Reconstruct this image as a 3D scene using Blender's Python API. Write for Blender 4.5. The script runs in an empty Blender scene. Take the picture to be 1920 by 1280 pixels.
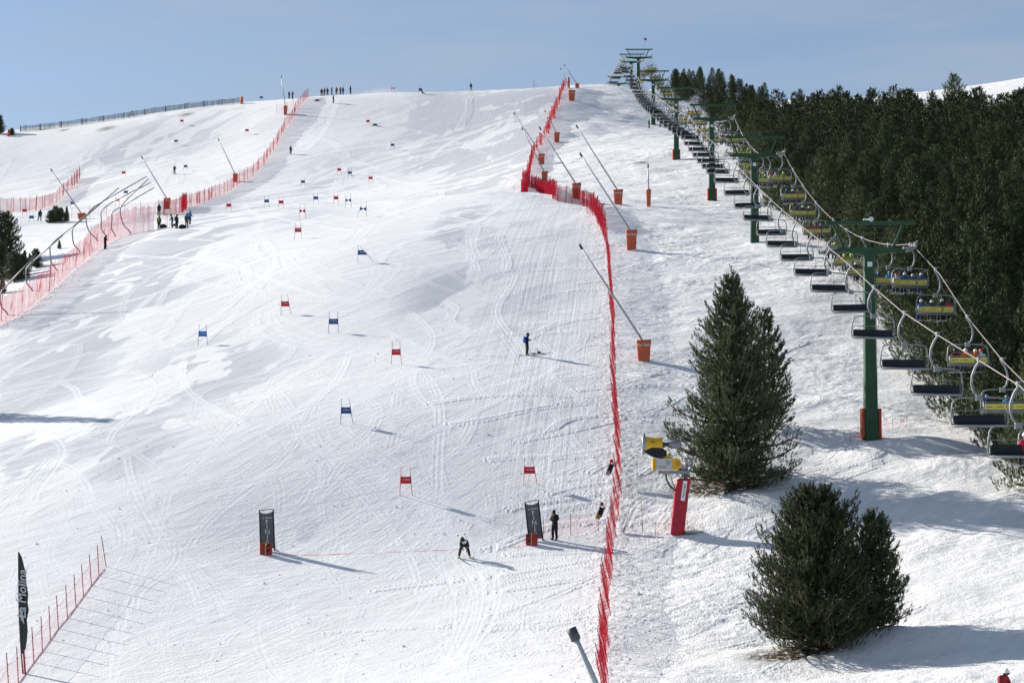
import bpy, math, random
import numpy as np
from mathutils import Vector, Matrix, Quaternion

# ------------------------------------------------------------------ camera, sky, sun
SC = bpy.context.scene
COL = SC.collection
F = 3600.0
PITCH = math.atan(260.0 / F)
cam_d = bpy.data.cameras.new("camera")
cam_d.sensor_width = 36.0
cam_d.lens = 36.0 * F / 1920.0
cam_d.clip_start = 0.5
cam_d.clip_end = 8000.0
cam = bpy.data.objects.new("camera", cam_d)
COL.objects.link(cam)
cam.rotation_euler = (math.pi / 2 + PITCH, 0, 0)
SC.camera = cam

SUN_EL, SUN_AZ = 26.0, 31.0          # elevation; the light travels +X, turned this far towards the camera
world = bpy.data.worlds.new("World")
SC.world = world
world.use_nodes = True
wn = world.node_tree
sky = wn.nodes.new('ShaderNodeTexSky')
sky.sky_type = 'NISHITA'
sky.sun_disc = False
sky.sun_elevation = math.radians(SUN_EL)
sky.sun_rotation = math.radians(270 + SUN_AZ)
sky.altitude = 2000
sky.air_density = 1.0
sky.dust_density = 1.6
sky.ozone_density = 1.5
bg = wn.nodes['Background']
bg.inputs[1].default_value = 0.081
tc = wn.nodes.new('ShaderNodeTexCoord')
mp = wn.nodes.new('ShaderNodeMapping'); mp.inputs['Scale'].default_value = (2.0, 2.0, 14.0); mp.inputs['Rotation'].default_value = (0, 0.22, 0)
nz = wn.nodes.new('ShaderNodeTexNoise'); nz.inputs['Scale'].default_value = 2.2; nz.inputs['Detail'].default_value = 5
rp = wn.nodes.new('ShaderNodeMapRange'); rp.inputs['From Min'].default_value = 0.42; rp.inputs['From Max'].default_value = 0.66
rp.inputs['To Min'].default_value = 0.20; rp.inputs['To Max'].default_value = 0.60
mxs = wn.nodes.new('ShaderNodeMixRGB'); mxs.inputs[2].default_value = (3.45, 4.05, 5.0, 1)
wn.links.new(tc.outputs['Generated'], mp.inputs['Vector']); wn.links.new(mp.outputs[0], nz.inputs['Vector'])
wn.links.new(nz.outputs[0], rp.inputs['Value']); wn.links.new(rp.outputs[0], mxs.inputs[0])
wn.links.new(sky.outputs[0], mxs.inputs[1]); wn.links.new(mxs.outputs[0], bg.inputs[0])

ce, se = math.cos(math.radians(SUN_EL)), math.sin(math.radians(SUN_EL))
ca, sa = math.cos(math.radians(SUN_AZ)), math.sin(math.radians(SUN_AZ))
LIGHT = Vector((ce * ca, -ce * sa, -se))
sun_d = bpy.data.lights.new("sun", 'SUN')
sun_d.energy = 5.0
sun_d.angle = math.radians(0.5)
sun_d.color = (1.0, 0.945, 0.865)
sun = bpy.data.objects.new("sun", sun_d)
COL.objects.link(sun)
sun.location = (-200, 100, 200)
sun.rotation_euler = LIGHT.to_track_quat('-Z', 'Y').to_euler()
SC.view_settings.view_transform = 'Standard'
SC.view_settings.look = 'None'
SC.view_settings.gamma = 1.0
SC.view_settings.use_curve_mapping = False
SC.view_settings.exposure = 0.6
SC.cycles.transparent_max_bounces = 64
SC.cycles.max_bounces = 6

# ------------------------------------------------------------------ helpers: pixels of a 1920 x 1280 view to points
cp_, sp_ = math.cos(PITCH), math.sin(PITCH)
def P(px, py, Y):
    """world point on the sight line through (px, py) at depth Y"""
    u = (px - 960) / F; v = (640 - py) / F
    dy = cp_ - v * sp_; dz = sp_ + v * cp_
    return Vector((u / dy * Y, Y, dz / dy * Y))
def proj(X, Y, Z):
    yc = Y * cp_ + Z * sp_; zc = -Y * sp_ + Z * cp_
    return 960 + F * X / yc, 640 - F * zc / yc
def col(h):
    h = h.lstrip('#'); c = [int(h[i:i+2], 16) / 255 for i in (0, 2, 4)]
    return tuple(((x / 12.92) if x < 0.04045 else ((x + 0.055) / 1.055) ** 2.4) for x in c) + (1,)

# ------------------------------------------------------------------ terrain
CP = [
 # main piste, middle
 (700,1280,93),(700,1150,106),(700,1012,120),(700,920,126),(700,795,136),(700,684,153),(700,590,169),(700,492,187),(700,449,200),
 (700,407,230),(700,385,285),(700,347,338),(700,280,372),(700,220,398),(720,174,420),
 # right part of the piste and the lip
 (1050,1280,92),(1050,1100,110),(1000,1012,120),(1050,905,127),(1050,790,137),(1000,668,155),(1020,560,175),(1030,460,198),(1050,400,222),
 (980,350,240),(860,372,238),(1040,378,238),(1110,388,225),(990,312,330),(1000,265,362),(1030,220,385),(1055,180,408),(960,168,422),(1060,163,424),
 (860,330,338),(880,250,380),
 # left part of the piste
 (380,1280,95),(400,1100,110),(500,1038,118),(400,940,124),(380,800,137),(380,650,165),(400,540,187),(420,470,207),(330,430,228),(420,410,255),(440,388,292),
 (0,1280,95),(30,1240,98),(200,1062,113),(0,980,122),(0,800,145),(0,612,182),(60,570,192),(140,508,210),(200,470,229),(290,433,236),
 (545,290,372),(500,345,345),(570,195,412),(530,215,405),(460,340,352),
 # beyond the tall net, left
 (-60,560,205),(30,520,222),(0,470,250),(120,455,262),(60,430,285),(75,414,300),(150,405,305),(250,398,300),(-60,410,300),
 (90,390,352),(0,398,345),(150,335,385),(0,330,395),(330,327,372),(235,332,368),(330,260,405),(200,280,402),(440,270,395),
 (40,246,430),(150,233,430),(300,210,432),(450,190,430),(520,188,428),(560,184,426),(600,180,422),(-100,262,430),
 # right of the long red net
 (1207,675,155),(1183,467,197),(1159,382,245),(1216,387,250),(1250,560,175),(1250,1000,121),(1350,900,125),(1280,1280,88),(1300,1120,106),(1200,800,137),
 (1633,826,134),(1415,458,200),(1335,374,260),(1268,298,318),(1225,247,385),(1073,189,405),(1044,266,362),(1180,161,430),(1130,290,330),(1140,230,378),
 (1500,720,150),(1500,560,173),(1480,940,122),(1545,1215,98),(1700,1100,106),(1877,1285,82),(1900,1150,96),(1900,960,118),(1840,862,128),(1700,700,151),
 (1780,520,178),(1900,600,168),(1700,420,225),(1900,400,240),(1560,330,290),(1900,300,320),(1450,270,330),(1700,250,380),(1900,225,410),(1500,232,400),
 (1350,215,425),(1290,168,472),(1340,166,476),(1385,172,474),(1260,163,465),(1425,196,472),(1460,208,470),(1320,198,440),
]
pts = [P(*c) for c in CP]
PTS = [(p.x, p.y, p.z) for p in pts]
PTS += [(-40,60,-13.5),(0,60,-13),(40,60,-12.5),(-60,30,-16),(0,30,-15),(60,30,-16),(-150,30,-18),(150,30,-16),
        (-60,120,-6),(-80,180,8),(-110,250,22),(-140,330,45),(-150,420,66),(90,110,5),(120,200,32),(150,300,58),(150,400,80),(200,300,62),
        (-200,200,10),(-220,420,55),
        (-100,520,72),(-45,480,80),(0,480,80.5),(30,500,86),(-60,600,60),(0,620,62),(60,560,86),(100,520,88),(50,620,80),
        (85,560,92)]
for c in [(1470,186,640),(1560,192,640),(1660,190,640),(1780,168,660),(1850,158,690),(1925,146,700),(2050,128,720),(2200,110,740)]:
    p = P(*c); PTS.append((p.x, p.y, p.z))
for c in [(1470,300,780),(1780,300,860),(1925,300,900),(2200,260,900)]:
    p = P(*c); PTS.append((p.x, p.y, p.z))
PTS = np.array(PTS)
SCL = 100.0
def _tps(r2):
    return 0.5 * r2 * np.log(r2 + 1e-12)
def _fit():
    A = PTS[:, :2] / SCL; n = len(A)
    d2 = ((A[:, None] - A[None]) ** 2).sum(-1)
    K = _tps(d2) + np.eye(n) * 0.008
    Pm = np.hstack([np.ones((n, 1)), A])
    M = np.zeros((n + 3, n + 3)); M[:n, :n] = K; M[:n, n:] = Pm; M[n:, :n] = Pm.T
    return np.linalg.solve(M, np.concatenate([PTS[:, 2], np.zeros(3)]))
W_ = _fit()
def H0(X, Y):
    X = np.asarray(X, float); Y = np.asarray(Y, float); sh = X.shape
    x = (X / SCL).ravel(); y = (Y / SCL).ravel()
    out = W_[-3] + W_[-2] * x + W_[-1] * y
    for i in range(len(PTS)):
        r2 = (x - PTS[i, 0] / SCL) ** 2 + (y - PTS[i, 1] / SCL) ** 2
        out += W_[i] * _tps(r2)
    return out.reshape(sh)
def _hash(ix, iy, s):
    h = (ix.astype(np.int64) * 374761393 + iy.astype(np.int64) * 668265263 + s * 974634777) & 0xffffffff
    h = ((h ^ (h >> 13)) * 1274126177) & 0xffffffff
    return ((h ^ (h >> 16)) & 0xffff) / 65535.0
def vnoise(x, y, s=0):
    x = np.asarray(x, float); y = np.asarray(y, float)
    ix = np.floor(x); iy = np.floor(y); fx = x - ix; fy = y - iy
    fx = fx * fx * fx * (fx * (fx * 6 - 15) + 10); fy = fy * fy * fy * (fy * (fy * 6 - 15) + 10)
    a = _hash(ix, iy, s); b = _hash(ix + 1, iy, s); c = _hash(ix, iy + 1, s); d = _hash(ix + 1, iy + 1, s)
    return (a + (b - a) * fx + (c - a) * fy + (a - b - c + d) * fx * fy) * 2 - 1
def fbm(x, y, o=3, s=0):
    t = 0; a = 1
    for i in range(o):
        t = t + a * vnoise(x, y, s + i * 17); x = x * 2.03 + 5.1; y = y * 2.03 - 3.7; a *= 0.5
    return t
NETX = np.array([(40, 2.2), (93, 4.5), (109.5, 5.5), (120.5, 6.5), (124.5, 7.05), (130, 7.35), (135, 7.5), (150, 8.05), (165, 8.8), (191, 9.7), (200, 9.9), (218, 9.6), (238, 4.0), (242, 1.4), (330, 3.2), (362, 5.2), (385, 8.1), (408, 10.9), (424, 12.0), (600, 20)])
def offpiste(X, Y):
    n = np.interp(Y, NETX[:, 0], NETX[:, 1])
    return 1 / (1 + np.exp(-(X - n - 1.0) * 1.5))
def gauss(X, Y, cx, cy, rx, ry):
    return np.exp(-((X - cx) / rx) ** 2 - ((Y - cy) / ry) ** 2)
def H(X, Y):
    z = H0(X, Y)
    X = np.asarray(X, float); Y = np.asarray(Y, float)
    near = np.clip((520 - Y) / 60, 0, 1)
    z = z + near * (0.09 * vnoise(X / 17, Y / 21, 3) + 0.035 * vnoise(X / 6.5, Y / 8, 4))
    op = offpiste(X, Y) * near
    z = z + op * (0.13 * vnoise(X / 6.5, Y / 8, 4) + 0.22 * vnoise(X / 7, Y / 4.5, 5) + 0.12 * vnoise(X / 2.6, Y / 1.8, 6))
    z = z + gauss(X, Y, 26.5, 131.5, 4.5, 1.8) * 0.9 + gauss(X, Y, 33, 127.5, 6, 1.6) * 0.7
    z = z + gauss(X, Y, 19, 94.5, 6, 2.2) * 0.7 - gauss(X, Y, 21, 132, 4, 3) * 0.7
    return z
_YS = np.concatenate([np.arange(45, 260, 0.4), np.arange(260, 560, 0.8), np.arange(560, 900, 4)])
def G(px, py, ymin=45, ymax=900):
    """where the sight line through a pixel meets the snow"""
    ys = _YS[(_YS >= ymin) & (_YS <= ymax)]
    u = (px - 960) / F; v = (640 - py) / F
    dy = cp_ - v * sp_; dz = sp_ + v * cp_
    xs = u / dy * ys; zs = dz / dy * ys
    h = H(xs, ys); d = h - zs
    k = np.argmax(d > 0)
    if not (d > 0).any():
        k = int(np.argmax(d)); Y = ys[k]
        return Vector((u / dy * Y, Y, float(h[k])))
    if k == 0: Y = ys[0]
    else:
        t = -d[k - 1] / (d[k] - d[k - 1]); Y = ys[k - 1] + t * (ys[k] - ys[k - 1])
    X = u / dy * Y
    return Vector((X, Y, float(H(np.array([X]), np.array([Y]))[0])))
def Hs(x, y):
    return float(H(np.array([x]), np.array([y]))[0])

# ------------------------------------------------------------------ materials
MATS = {}
def mat(name, color, rough=0.6, metal=0.0, noise=0.0, nscale=8.0, bump=0.0, spec=0.4, coat=0.0):
    """painted / cloth / metal surface with a little procedural mottling"""
    if name in MATS: return MATS[name]
    m = bpy.data.materials.new(name); m.use_nodes = True
    nt = m.node_tree; b = nt.nodes['Principled BSDF']
    c = col(color) if isinstance(color, str) else color
    b.inputs['Base Color'].default_value = c
    b.inputs['Roughness'].default_value = rough; b.inputs['Metallic'].default_value = metal
    b.inputs['Specular IOR Level'].default_value = spec
    if noise > 0 or bump > 0:
        t = nt.nodes.new('ShaderNodeTexCoord'); n = nt.nodes.new('ShaderNodeTexNoise')
        n.inputs['Scale'].default_value = nscale; n.inputs['Detail'].default_value = 4
        nt.links.new(t.outputs['Object'], n.inputs['Vector'])
        if noise > 0:
            mx = nt.nodes.new('ShaderNodeMixRGB'); mx.blend_type = 'MULTIPLY'
            mr = nt.nodes.new('ShaderNodeMapRange'); mr.inputs['To Min'].default_value = 1 - noise; mr.inputs['To Max'].default_value = 1 + noise
            mr.inputs['From Min'].default_value = 0.3; mr.inputs['From Max'].default_value = 0.7
            nt.links.new(n.outputs[0], mr.inputs['Value'])
            mx.inputs[0].default_value = 1; mx.inputs[1].default_value = c
            nt.links.new(mr.outputs[0], mx.inputs[2]); nt.links.new(mx.outputs[0], b.inputs['Base Color'])
        if bump > 0:
            bp = nt.nodes.new('ShaderNodeBump'); bp.inputs['Strength'].default_value = 1; bp.inputs['Distance'].default_value = bump
            nt.links.new(n.outputs[0], bp.inputs['Height']); nt.links.new(bp.outputs[0], b.inputs['Normal'])
    MATS[name] = m
    return m
def netmat(name, color, alpha, vs=30.0):
    """knotted netting too fine to see as threads: partly see-through cloth, denser in its folds"""
    if name in MATS: return MATS[name]
    m = bpy.data.materials.new(name); m.use_nodes = True
    nt = m.node_tree; nt.nodes.remove(nt.nodes['Principled BSDF'])
    out = nt.nodes['Material Output']
    tr = nt.nodes.new('ShaderNodeBsdfTransparent'); df = nt.nodes.new('ShaderNodeBsdfDiffuse'); tl = nt.nodes.new('ShaderNodeBsdfTranslucent')
    ad = nt.nodes.new('ShaderNodeMixShader'); ad.inputs[0].default_value = 0.4
    df.inputs[0].default_value = col(color); tl.inputs[0].default_value = col(color)
    mx = nt.nodes.new('ShaderNodeMixShader')
    uv = nt.nodes.new('ShaderNodeUVMap'); mpn = nt.nodes.new('ShaderNodeMapping'); mpn.inputs['Scale'].default_value = (1, 0.12, 1)
    n = nt.nodes.new('ShaderNodeTexNoise'); n.inputs['Scale'].default_value = 1.4; n.inputs['Detail'].default_value = 5
    mr = nt.nodes.new('ShaderNodeMapRange'); mr.inputs['From Min'].default_value = 0.32; mr.inputs['From Max'].default_value = 0.68
    mr.inputs['To Min'].default_value = alpha * 0.55; mr.inputs['To Max'].default_value = min(1, alpha * 1.5)
    nt.links.new(uv.outputs[0], mpn.inputs['Vector']); nt.links.new(mpn.outputs[0], n.inputs['Vector'])
    nt.links.new(n.outputs[0], mr.inputs['Value']); nt.links.new(mr.outputs[0], mx.inputs[0])
    nt.links.new(df.outputs[0], ad.inputs[1]); nt.links.new(tl.outputs[0], ad.inputs[2])
    nt.links.new(tr.outputs[0], mx.inputs[1]); nt.links.new(ad.outputs[0], mx.inputs[2]); nt.links.new(mx.outputs[0], out.inputs[0])
    MATS[name] = m
    return m

def snow_material():
    m = bpy.data.materials.new("snow"); m.use_nodes = True
    nt = m.node_tree; N = nt.nodes; L = nt.links
    b = N['Principled BSDF']
    b.inputs['Roughness'].default_value = 0.55; b.inputs['Specular IOR Level'].default_value = 0.25
    geo = N.new('ShaderNodeNewGeometry')
    def attr(n):
        a = N.new('ShaderNodeAttribute'); a.attribute_name = n; return a.outputs['Fac']
    def noise(scale, detail=5, vec=None, rot=0, dist=0, rough=0.6):
        mp0 = N.new('ShaderNodeMapping'); mp0.inputs['Rotation'].default_value = (0, 0, rot)
        mpn = N.new('ShaderNodeMapping'); mpn.inputs['Scale'].default_value = vec or (1, 1, 1)
        n = N.new('ShaderNodeTexNoise'); n.inputs['Scale'].default_value = scale; n.inputs['Detail'].default_value = detail
        n.inputs['Distortion'].default_value = dist; n.inputs['Roughness'].default_value = rough
        L.new(geo.outputs['Position'], mp0.inputs['Vector']); L.new(mp0.outputs[0], mpn.inputs['Vector']); L.new(mpn.outputs[0], n.inputs['Vector'])
        return n.outputs[0]
    def math_(op, a, c, clamp=False):
        n = N.new('ShaderNodeMath'); n.operation = op; n.use_clamp = clamp
        for i, x in enumerate((a, c)):
            if isinstance(x, (int, float)): n.inputs[i].default_value = x
            else: L.new(x, n.inputs[i])
        return n.outputs[0]
    def mapr(x, a, c, d, e):
        n = N.new('ShaderNodeMapRange')
        for k, v in zip(('From Min', 'From Max', 'To Min', 'To Max'), (a, c, d, e)): n.inputs[k].default_value = v
        L.new(x, n.inputs['Value']); return n.outputs[0]
    groom = attr("groom"); off = attr("off"); trk = attr("track"); dirt = attr("dirt"); dens = attr("dens")
    # colour: loose scraped snow is whiter, packed groomed snow a touch greyer, with its grooves' self-shading mixed in
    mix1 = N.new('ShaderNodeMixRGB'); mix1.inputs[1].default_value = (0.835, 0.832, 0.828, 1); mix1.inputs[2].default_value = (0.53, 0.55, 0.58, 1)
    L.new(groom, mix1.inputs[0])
    str1 = noise(1.0, 6, (0.11, 2.2, 0.11), math.radians(-58))       # scraped diagonal streaks
    str2 = noise(1.0, 6, (0.12, 1.6, 0.12), math.radians(-30))
    var = math_('ADD', mapr(str1, 0.3, 0.7, -0.075, 0.045), mapr(str2, 0.3, 0.7, -0.05, 0.04))
    cmb = noise(1.0, 5, (3.2, 0.035, 0.035), math.radians(4), 0, 0.7)
    var = math_('ADD', var, math_('MULTIPLY', mapr(cmb, 0.35, 0.65, -0.11, 0.05), attr("comb")))
    var = math_('ADD', var, 1.0)
    mm = N.new('ShaderNodeMixRGB'); mm.blend_type = 'MULTIPLY'; mm.inputs[0].default_value = 1
    L.new(mix1.outputs[0], mm.inputs[1]); L.new(var, mm.inputs[2])
    mt = N.new('ShaderNodeMixRGB'); mt.inputs[2].default_value = (0.96, 0.96, 0.96, 1)
    L.new(math_('MULTIPLY', trk, 0.8, True), mt.inputs[0]); L.new(mm.outputs[0], mt.inputs[1])
    md = N.new('ShaderNodeMixRGB'); md.inputs[2].default_value = (0.07, 0.045, 0.025, 1)
    dn = math_('MULTIPLY', dirt, mapr(noise(3.5, 6), 0.35, 0.5, 0, 1.2), True)
    L.new(dn, md.inputs[0]); L.new(mt.outputs[0], md.inputs[1])
    L.new(md.outputs[0], b.inputs['Base Color'])
    # relief
    grain = noise(9, 5, None, 0)
    lump = noise(1.1, 7, (1, 0.8, 1), 0.3, 0.1, 0.7)
    wind = noise(0.9, 7, (0.35, 2.0, 0.35), math.radians(-25), 0.1, 0.72)
    sa_ = noise(1.0, 8, (0.13, 3.4, 0.13), math.radians(-60), 0.25, 0.75)
    sb_ = noise(1.0, 6, (0.16, 2.2, 0.16), math.radians(-28), 0.1, 0.72)
    fine = noise(3.2, 6, (1, 1, 1), 0, 0.0, 0.75)
    wave = N.new('ShaderNodeTexWave'); wave.bands_direction = 'X'; wave.inputs['Scale'].default_value = 2.2; wave.inputs['Distortion'].default_value = 1.2
    wave.inputs['Detail'].default_value = 2; wave.inputs['Detail Scale'].default_value = 0.25
    L.new(geo.outputs['Position'], wave.inputs['Vector'])
    h = math_('MULTIPLY', grain, mapr(off, 0, 1, 0.02, 0.07))
    patch = mapr(noise(0.16, 3, (1, 0.7, 1)), 0.38, 0.62, 0.25, 1.35)
    h = math_('ADD', h, math_('MULTIPLY', math_('MULTIPLY', lump, patch), mapr(off, 0, 1, 0.03, 0.19)))
    h = math_('ADD', h, math_('MULTIPLY', wind, mapr(off, 0, 1, 0.03, 0.13)))
    h = math_('ADD', h, math_('MULTIPLY', cmb, math_('MULTIPLY', attr("comb"), 0.05)))
    h = math_('ADD', h, math_('MULTIPLY', math_('MULTIPLY', fine, patch), mapr(off, 0, 1, 0.012, 0.05)))
    h = math_('ADD', h, math_('MULTIPLY', sb_, math_('MULTIPLY', mapr(off, 0, 1, 0.05, 0.14), dens)))
    h = math_('ADD', h, math_('MULTIPLY', sa_, math_('MULTIPLY', mapr(off, 0, 1, 0.048, 0.04), dens)))
    h = math_('ADD', h, math_('MULTIPLY', math_('MULTIPLY', wave.outputs[1], groom), 0.002))
    bp = N.new('ShaderNodeBump'); bp.inputs['Strength'].default_value = 1.0; bp.inputs['Distance'].default_value = 1.0
    L.new(h, bp.inputs['Height']); L.new(bp.outputs[0], b.inputs['Normal'])
    return m
SNOW = snow_material()

# ------------------------------------------------------------------ snow sheet
QUICK = False
def build_terrain():
    q = 0.5 if QUICK else 1.0
    umax = 960 / F * 1.10
    nu = int(1300 * q)
    uc = np.linspace(-umax, umax, nu)
    ext = umax + np.cumsum(np.geomspace(0.002, 0.45, 46))
    us = np.concatenate([-ext[::-1], uc, ext])
    def seg(a, b, s0, s1):
        o = [a]
        while o[-1] < b:
            t = (o[-1] - a) / (b - a); o.append(o[-1] + (s0 + (s1 - s0) * t) / q)
        return o[:-1]
    ys = seg(8, 80, 3, 0.5) + seg(80, 130, 0.11, 0.11) + seg(130, 200, 0.11, 0.2) + seg(200, 440, 0.22, 0.55) + seg(440, 520, 0.6, 2) + seg(520, 1000, 2, 12) + seg(1000, 4200, 20, 300) + [4200]
    ys = np.array(ys)
    U, Y = np.meshgrid(us, ys)
    X = U * Y
    Z = np.empty_like(X)
    core = Y < 900
    rows = ys < 900
    Z[rows] = H(X[rows], Y[rows])
    last = Z[rows][-1]
    # beyond the modelled hills the sheet sinks to a far valley floor out to the horizon
    for j in np.where(~rows)[0]:
        t = min(1, (ys[j] - 900) / 500)
        Z[j] = last * (1 - t) + (-60) * t
    # keep the wide sides tame
    side = np.clip((np.abs(X) - 230) / 300, 0, 1)
    Z = Z * (1 - side) + (-20 + 0 * Z) * side
    n_r, n_c = X.shape
    # ---------------- marks
    px, py = proj(X, Y, Z)
    groom = np.zeros_like(X); track = np.zeros_like(X); dirt = np.zeros_like(X)
    off = offpiste(X, Y)
    leftoff = 1 / (1 + np.exp(-((np.interp(Y, [95, 145, 182, 210, 229, 240], [-25, -38, -46.5, -46.5, -46, -60])) - X) * 1.2))
    leftoff = leftoff * (Y < 240) * (Y > 150)
    off = np.clip(off + 0.5 * leftoff, 0, 1)
    # warped patch noise where skis have left the groomed base showing
    w1 = fbm(X / 9, Y / 16, 3, 40); w2 = fbm(X / 9 + 50, Y / 16, 3, 44)
    cell = fbm((X + w1 * 2 - 0.55 * Y) / 3.6, (Y + w2 * 4 + 0.4 * X) / 11, 4, 60)
    crisp = lambda v, a, b: np.clip((v - a) / (b - a), 0, 1)
    def reg(cx, cy, rx, ry, rot=0):
        c, s = math.cos(math.radians(rot)), math.sin(math.radians(rot))
        dx = px - cx; dy = py - cy
        a = (dx * c + dy * s) / rx; b_ = (-dx * s + dy * c) / ry
        return np.clip(1.4 - np.sqrt(a * a + b_ * b_) * 1.0, 0, 1)
    R = np.zeros_like(X)
    for r, wgt in [((230, 560, 330, 70, -38), 1.0), ((60, 700, 170, 110, -35), 0.8), ((230, 820, 120, 60, -20), 1.0), ((60, 840, 110, 60, -30), .8), ((390, 700, 150, 60, -15), .75), ((860, 230, 130, 90, -40), 1.0),
                   ((960, 240, 130, 90, -60), 1.0), ((880, 310, 120, 50, -20), .8), ((860, 425, 70, 35, -35), .75), ((830, 550, 90, 40, -25), .7), ((960, 470, 120, 100, 90), .3), ((620, 340, 140, 50, -30), .5),
                   ((220, 300, 230, 40, -30), .75), ((350, 250, 160, 40, -25), .55), ((420, 380, 120, 16, -12), .8), ((930, 540, 150, 150, 0), .25), ((1000, 800, 130, 240, 0), .2), ((250, 420, 90, 25, -5), .5), ((320, 470, 130, 40, -25), .8), ((560, 1010, 90, 40, 0), .4)]:
        R = np.maximum(R, reg(*r) * wgt)
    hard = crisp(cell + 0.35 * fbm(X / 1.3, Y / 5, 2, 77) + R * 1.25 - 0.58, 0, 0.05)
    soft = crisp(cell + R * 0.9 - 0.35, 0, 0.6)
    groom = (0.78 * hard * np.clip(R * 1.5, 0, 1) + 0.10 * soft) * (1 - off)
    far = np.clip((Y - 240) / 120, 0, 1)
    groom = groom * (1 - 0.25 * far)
    # groomer comb on the right half of the piste
    comb = np.clip(np.maximum(reg(1020, 640, 130, 420), .6 * reg(900, 240, 150, 100)), 0, 1) * (1 - off)
    rnd = random.Random(5)
    yi = np.arange(n_r); ui = np.arange(n_c)
    dz = np.zeros_like(X)
    def carve(xs_, ys_, w, depth, bright, berm=0.4):
        u = xs_ / ys_
        fi = np.interp(u, us, ui); fj = np.interp(ys_, ys, yi)
        ii = np.round(fi).astype(int); jj = np.round(fj).astype(int)
        K = 3
        for di in range(-K, K + 1):
            for dj in (-1, 0, 1):
                a = np.clip(ii + di, 0, n_c - 1); c = np.clip(jj + dj, 0, n_r - 1)
                d2 = ((X[c, a] - xs_) ** 2 + (Y[c, a] - ys_) ** 2) / (w * w)
                k = np.exp(-d2)
                kb = np.exp(-((np.sqrt(d2) - 1.9) ** 2) * 2) * berm
                np.minimum.at(dz, (c, a), -depth * k)
                if berm: np.maximum.at(dz, (c, a), depth * kb * (k < 0.3))
                if bright: np.maximum.at(track, (c, a), bright * k)
    def ski(x0, y0, heading, length, curv, depth, bright, w=0.07, gap=0.35):
        n = max(20, int(length / 0.08)); t = np.linspace(0, length, n)
        hd = heading + curv * np.sin(t / length * math.pi * 2 * rnd.uniform(0.4, 1.2) + rnd.uniform(0, 6))
        xs_ = x0 + np.cumsum(np.cos(hd)) * length / n; ys_ = y0 + np.cumsum(np.sin(hd)) * length / n
        fade = 1
        ok = (ys_ > 84) & (ys_ < 430)
        if ok.sum() < 10: return
        for g in (-gap / 2, gap / 2):
            carve((xs_ - np.sin(hd) * g)[ok], (ys_ + np.cos(hd) * g)[ok], w * rnd.uniform(.8, 1.3), depth, bright)
    nt_ = 480 if not QUICK else 60
    for k in range(nt_):
        px_ = rnd.uniform(-40, 1140); 
        yy = rnd.choice([rnd.uniform(90, 240), rnd.uniform(90, 160), rnd.uniform(240, 415)])
        xx = (px_ - 960) / F * yy
        hd = math.radians(rnd.choice([rnd.gauss(218, 14), rnd.gauss(218, 14), rnd.gauss(265, 14), rnd.gauss(245, 20), rnd.gauss(300, 12)]))
        sc = yy / 130
        ski(xx, yy, hd, rnd.uniform(8, 34) * sc, rnd.uniform(0.05, 0.5), rnd.uniform(0.012, 0.035) * sc, rnd.choice([0, .3, .45, .7]), w=0.105 * sc)
    for k in range(210 if not QUICK else 10):     # off-piste, shallow traverses between net and lift
        yy = rnd.choice([rnd.uniform(90, 140), rnd.uniform(100, 240)])
        xx = np.interp(yy, NETX[:, 0], NETX[:, 1]) + rnd.uniform(2, 18)
        ski(xx, yy, math.radians(rnd.gauss(205, 14)), rnd.uniform(4, 20), rnd.uniform(0.1, 0.6), rnd.uniform(0.05, 0.13), 0, w=0.12)
    # the racing line: ruts cut round the gates
    rut = [(700, 420), (640, 470), (545, 470), (600, 520), (720, 500), (660, 560), (530, 560), (500, 600), (560, 640), (700, 660), (770, 690), (700, 730), (625, 770), (612, 820), (680, 860), (770, 915), (820, 950), (855, 1000), (868, 1045), (890, 1120), (850, 1230), (780, 1279)]
    gp = [G(*r) for r in rut]
    tt = np.arange(len(gp)); tf = np.linspace(0, len(gp) - 1, 2600 if not QUICK else 500)
    def cat(v):
        i = np.clip(tf.astype(int), 0, len(v) - 2); f = tf - i; v = np.array(v)
        p0 = v[np.clip(i - 1, 0, None)]; p1 = v[i]; p2 = v[i + 1]; p3 = v[np.clip(i + 2, None, len(v) - 1)]
        return 0.5 * ((2 * p1) + (-p0 + p2) * f + (2 * p0 - 5 * p1 + 4 * p2 - p3) * f * f + (-p0 + 3 * p1 - 3 * p2 + p3) * f ** 3)
    rx, ry = cat([g.x for g in gp]), cat([g.y for g in gp])
    for g in (-0.9, -0.55, -0.3, 0, 0.22, 0.45, 0.8, 1.2):
        carve(rx + g * (1 + .5 * np.sin(tf * 1.3 + g * 3)) + 0.25 * np.sin(tf * 2 + g * 9), ry + 0.8 * g, 0.10, 0.022, 0.55)
    sprayp = [G(*r) for r in [(690, 880), (745, 915), (790, 935), (815, 955), (845, 985), (866, 1030)]]
    tt_ = np.linspace(0, 5, 500); sx_ = np.interp(tt_, range(6), [g.x for g in sprayp]); sy_ = np.interp(tt_, range(6), [g.y for g in sprayp])
    for g in np.linspace(-.7, .7, 9): carve(sx_ + g, sy_ + g * .5, .16, .006, .9 - abs(g) * .6)
    for k in range(16):
        a0 = rnd.uniform(-.9, .9); ski(sprayp[3].x + a0, sprayp[3].y, math.radians(rnd.uniform(245, 290)), rnd.uniform(3, 7), .1, .015, .8, w=.06, gap=.2)
    # rough strip along the foot of the red net: footsteps and clods
    foot = np.exp(-((X - np.interp(Y, NETX[:, 0], NETX[:, 1])) / 1.7) ** 2) * (Y < 225) * (Y > 84)
    dz = dz + foot * 0.022 * np.clip(vnoise(X / .22, Y / .3, 90) + vnoise(X / .4, Y / .5, 91), -1, 1)
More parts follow.
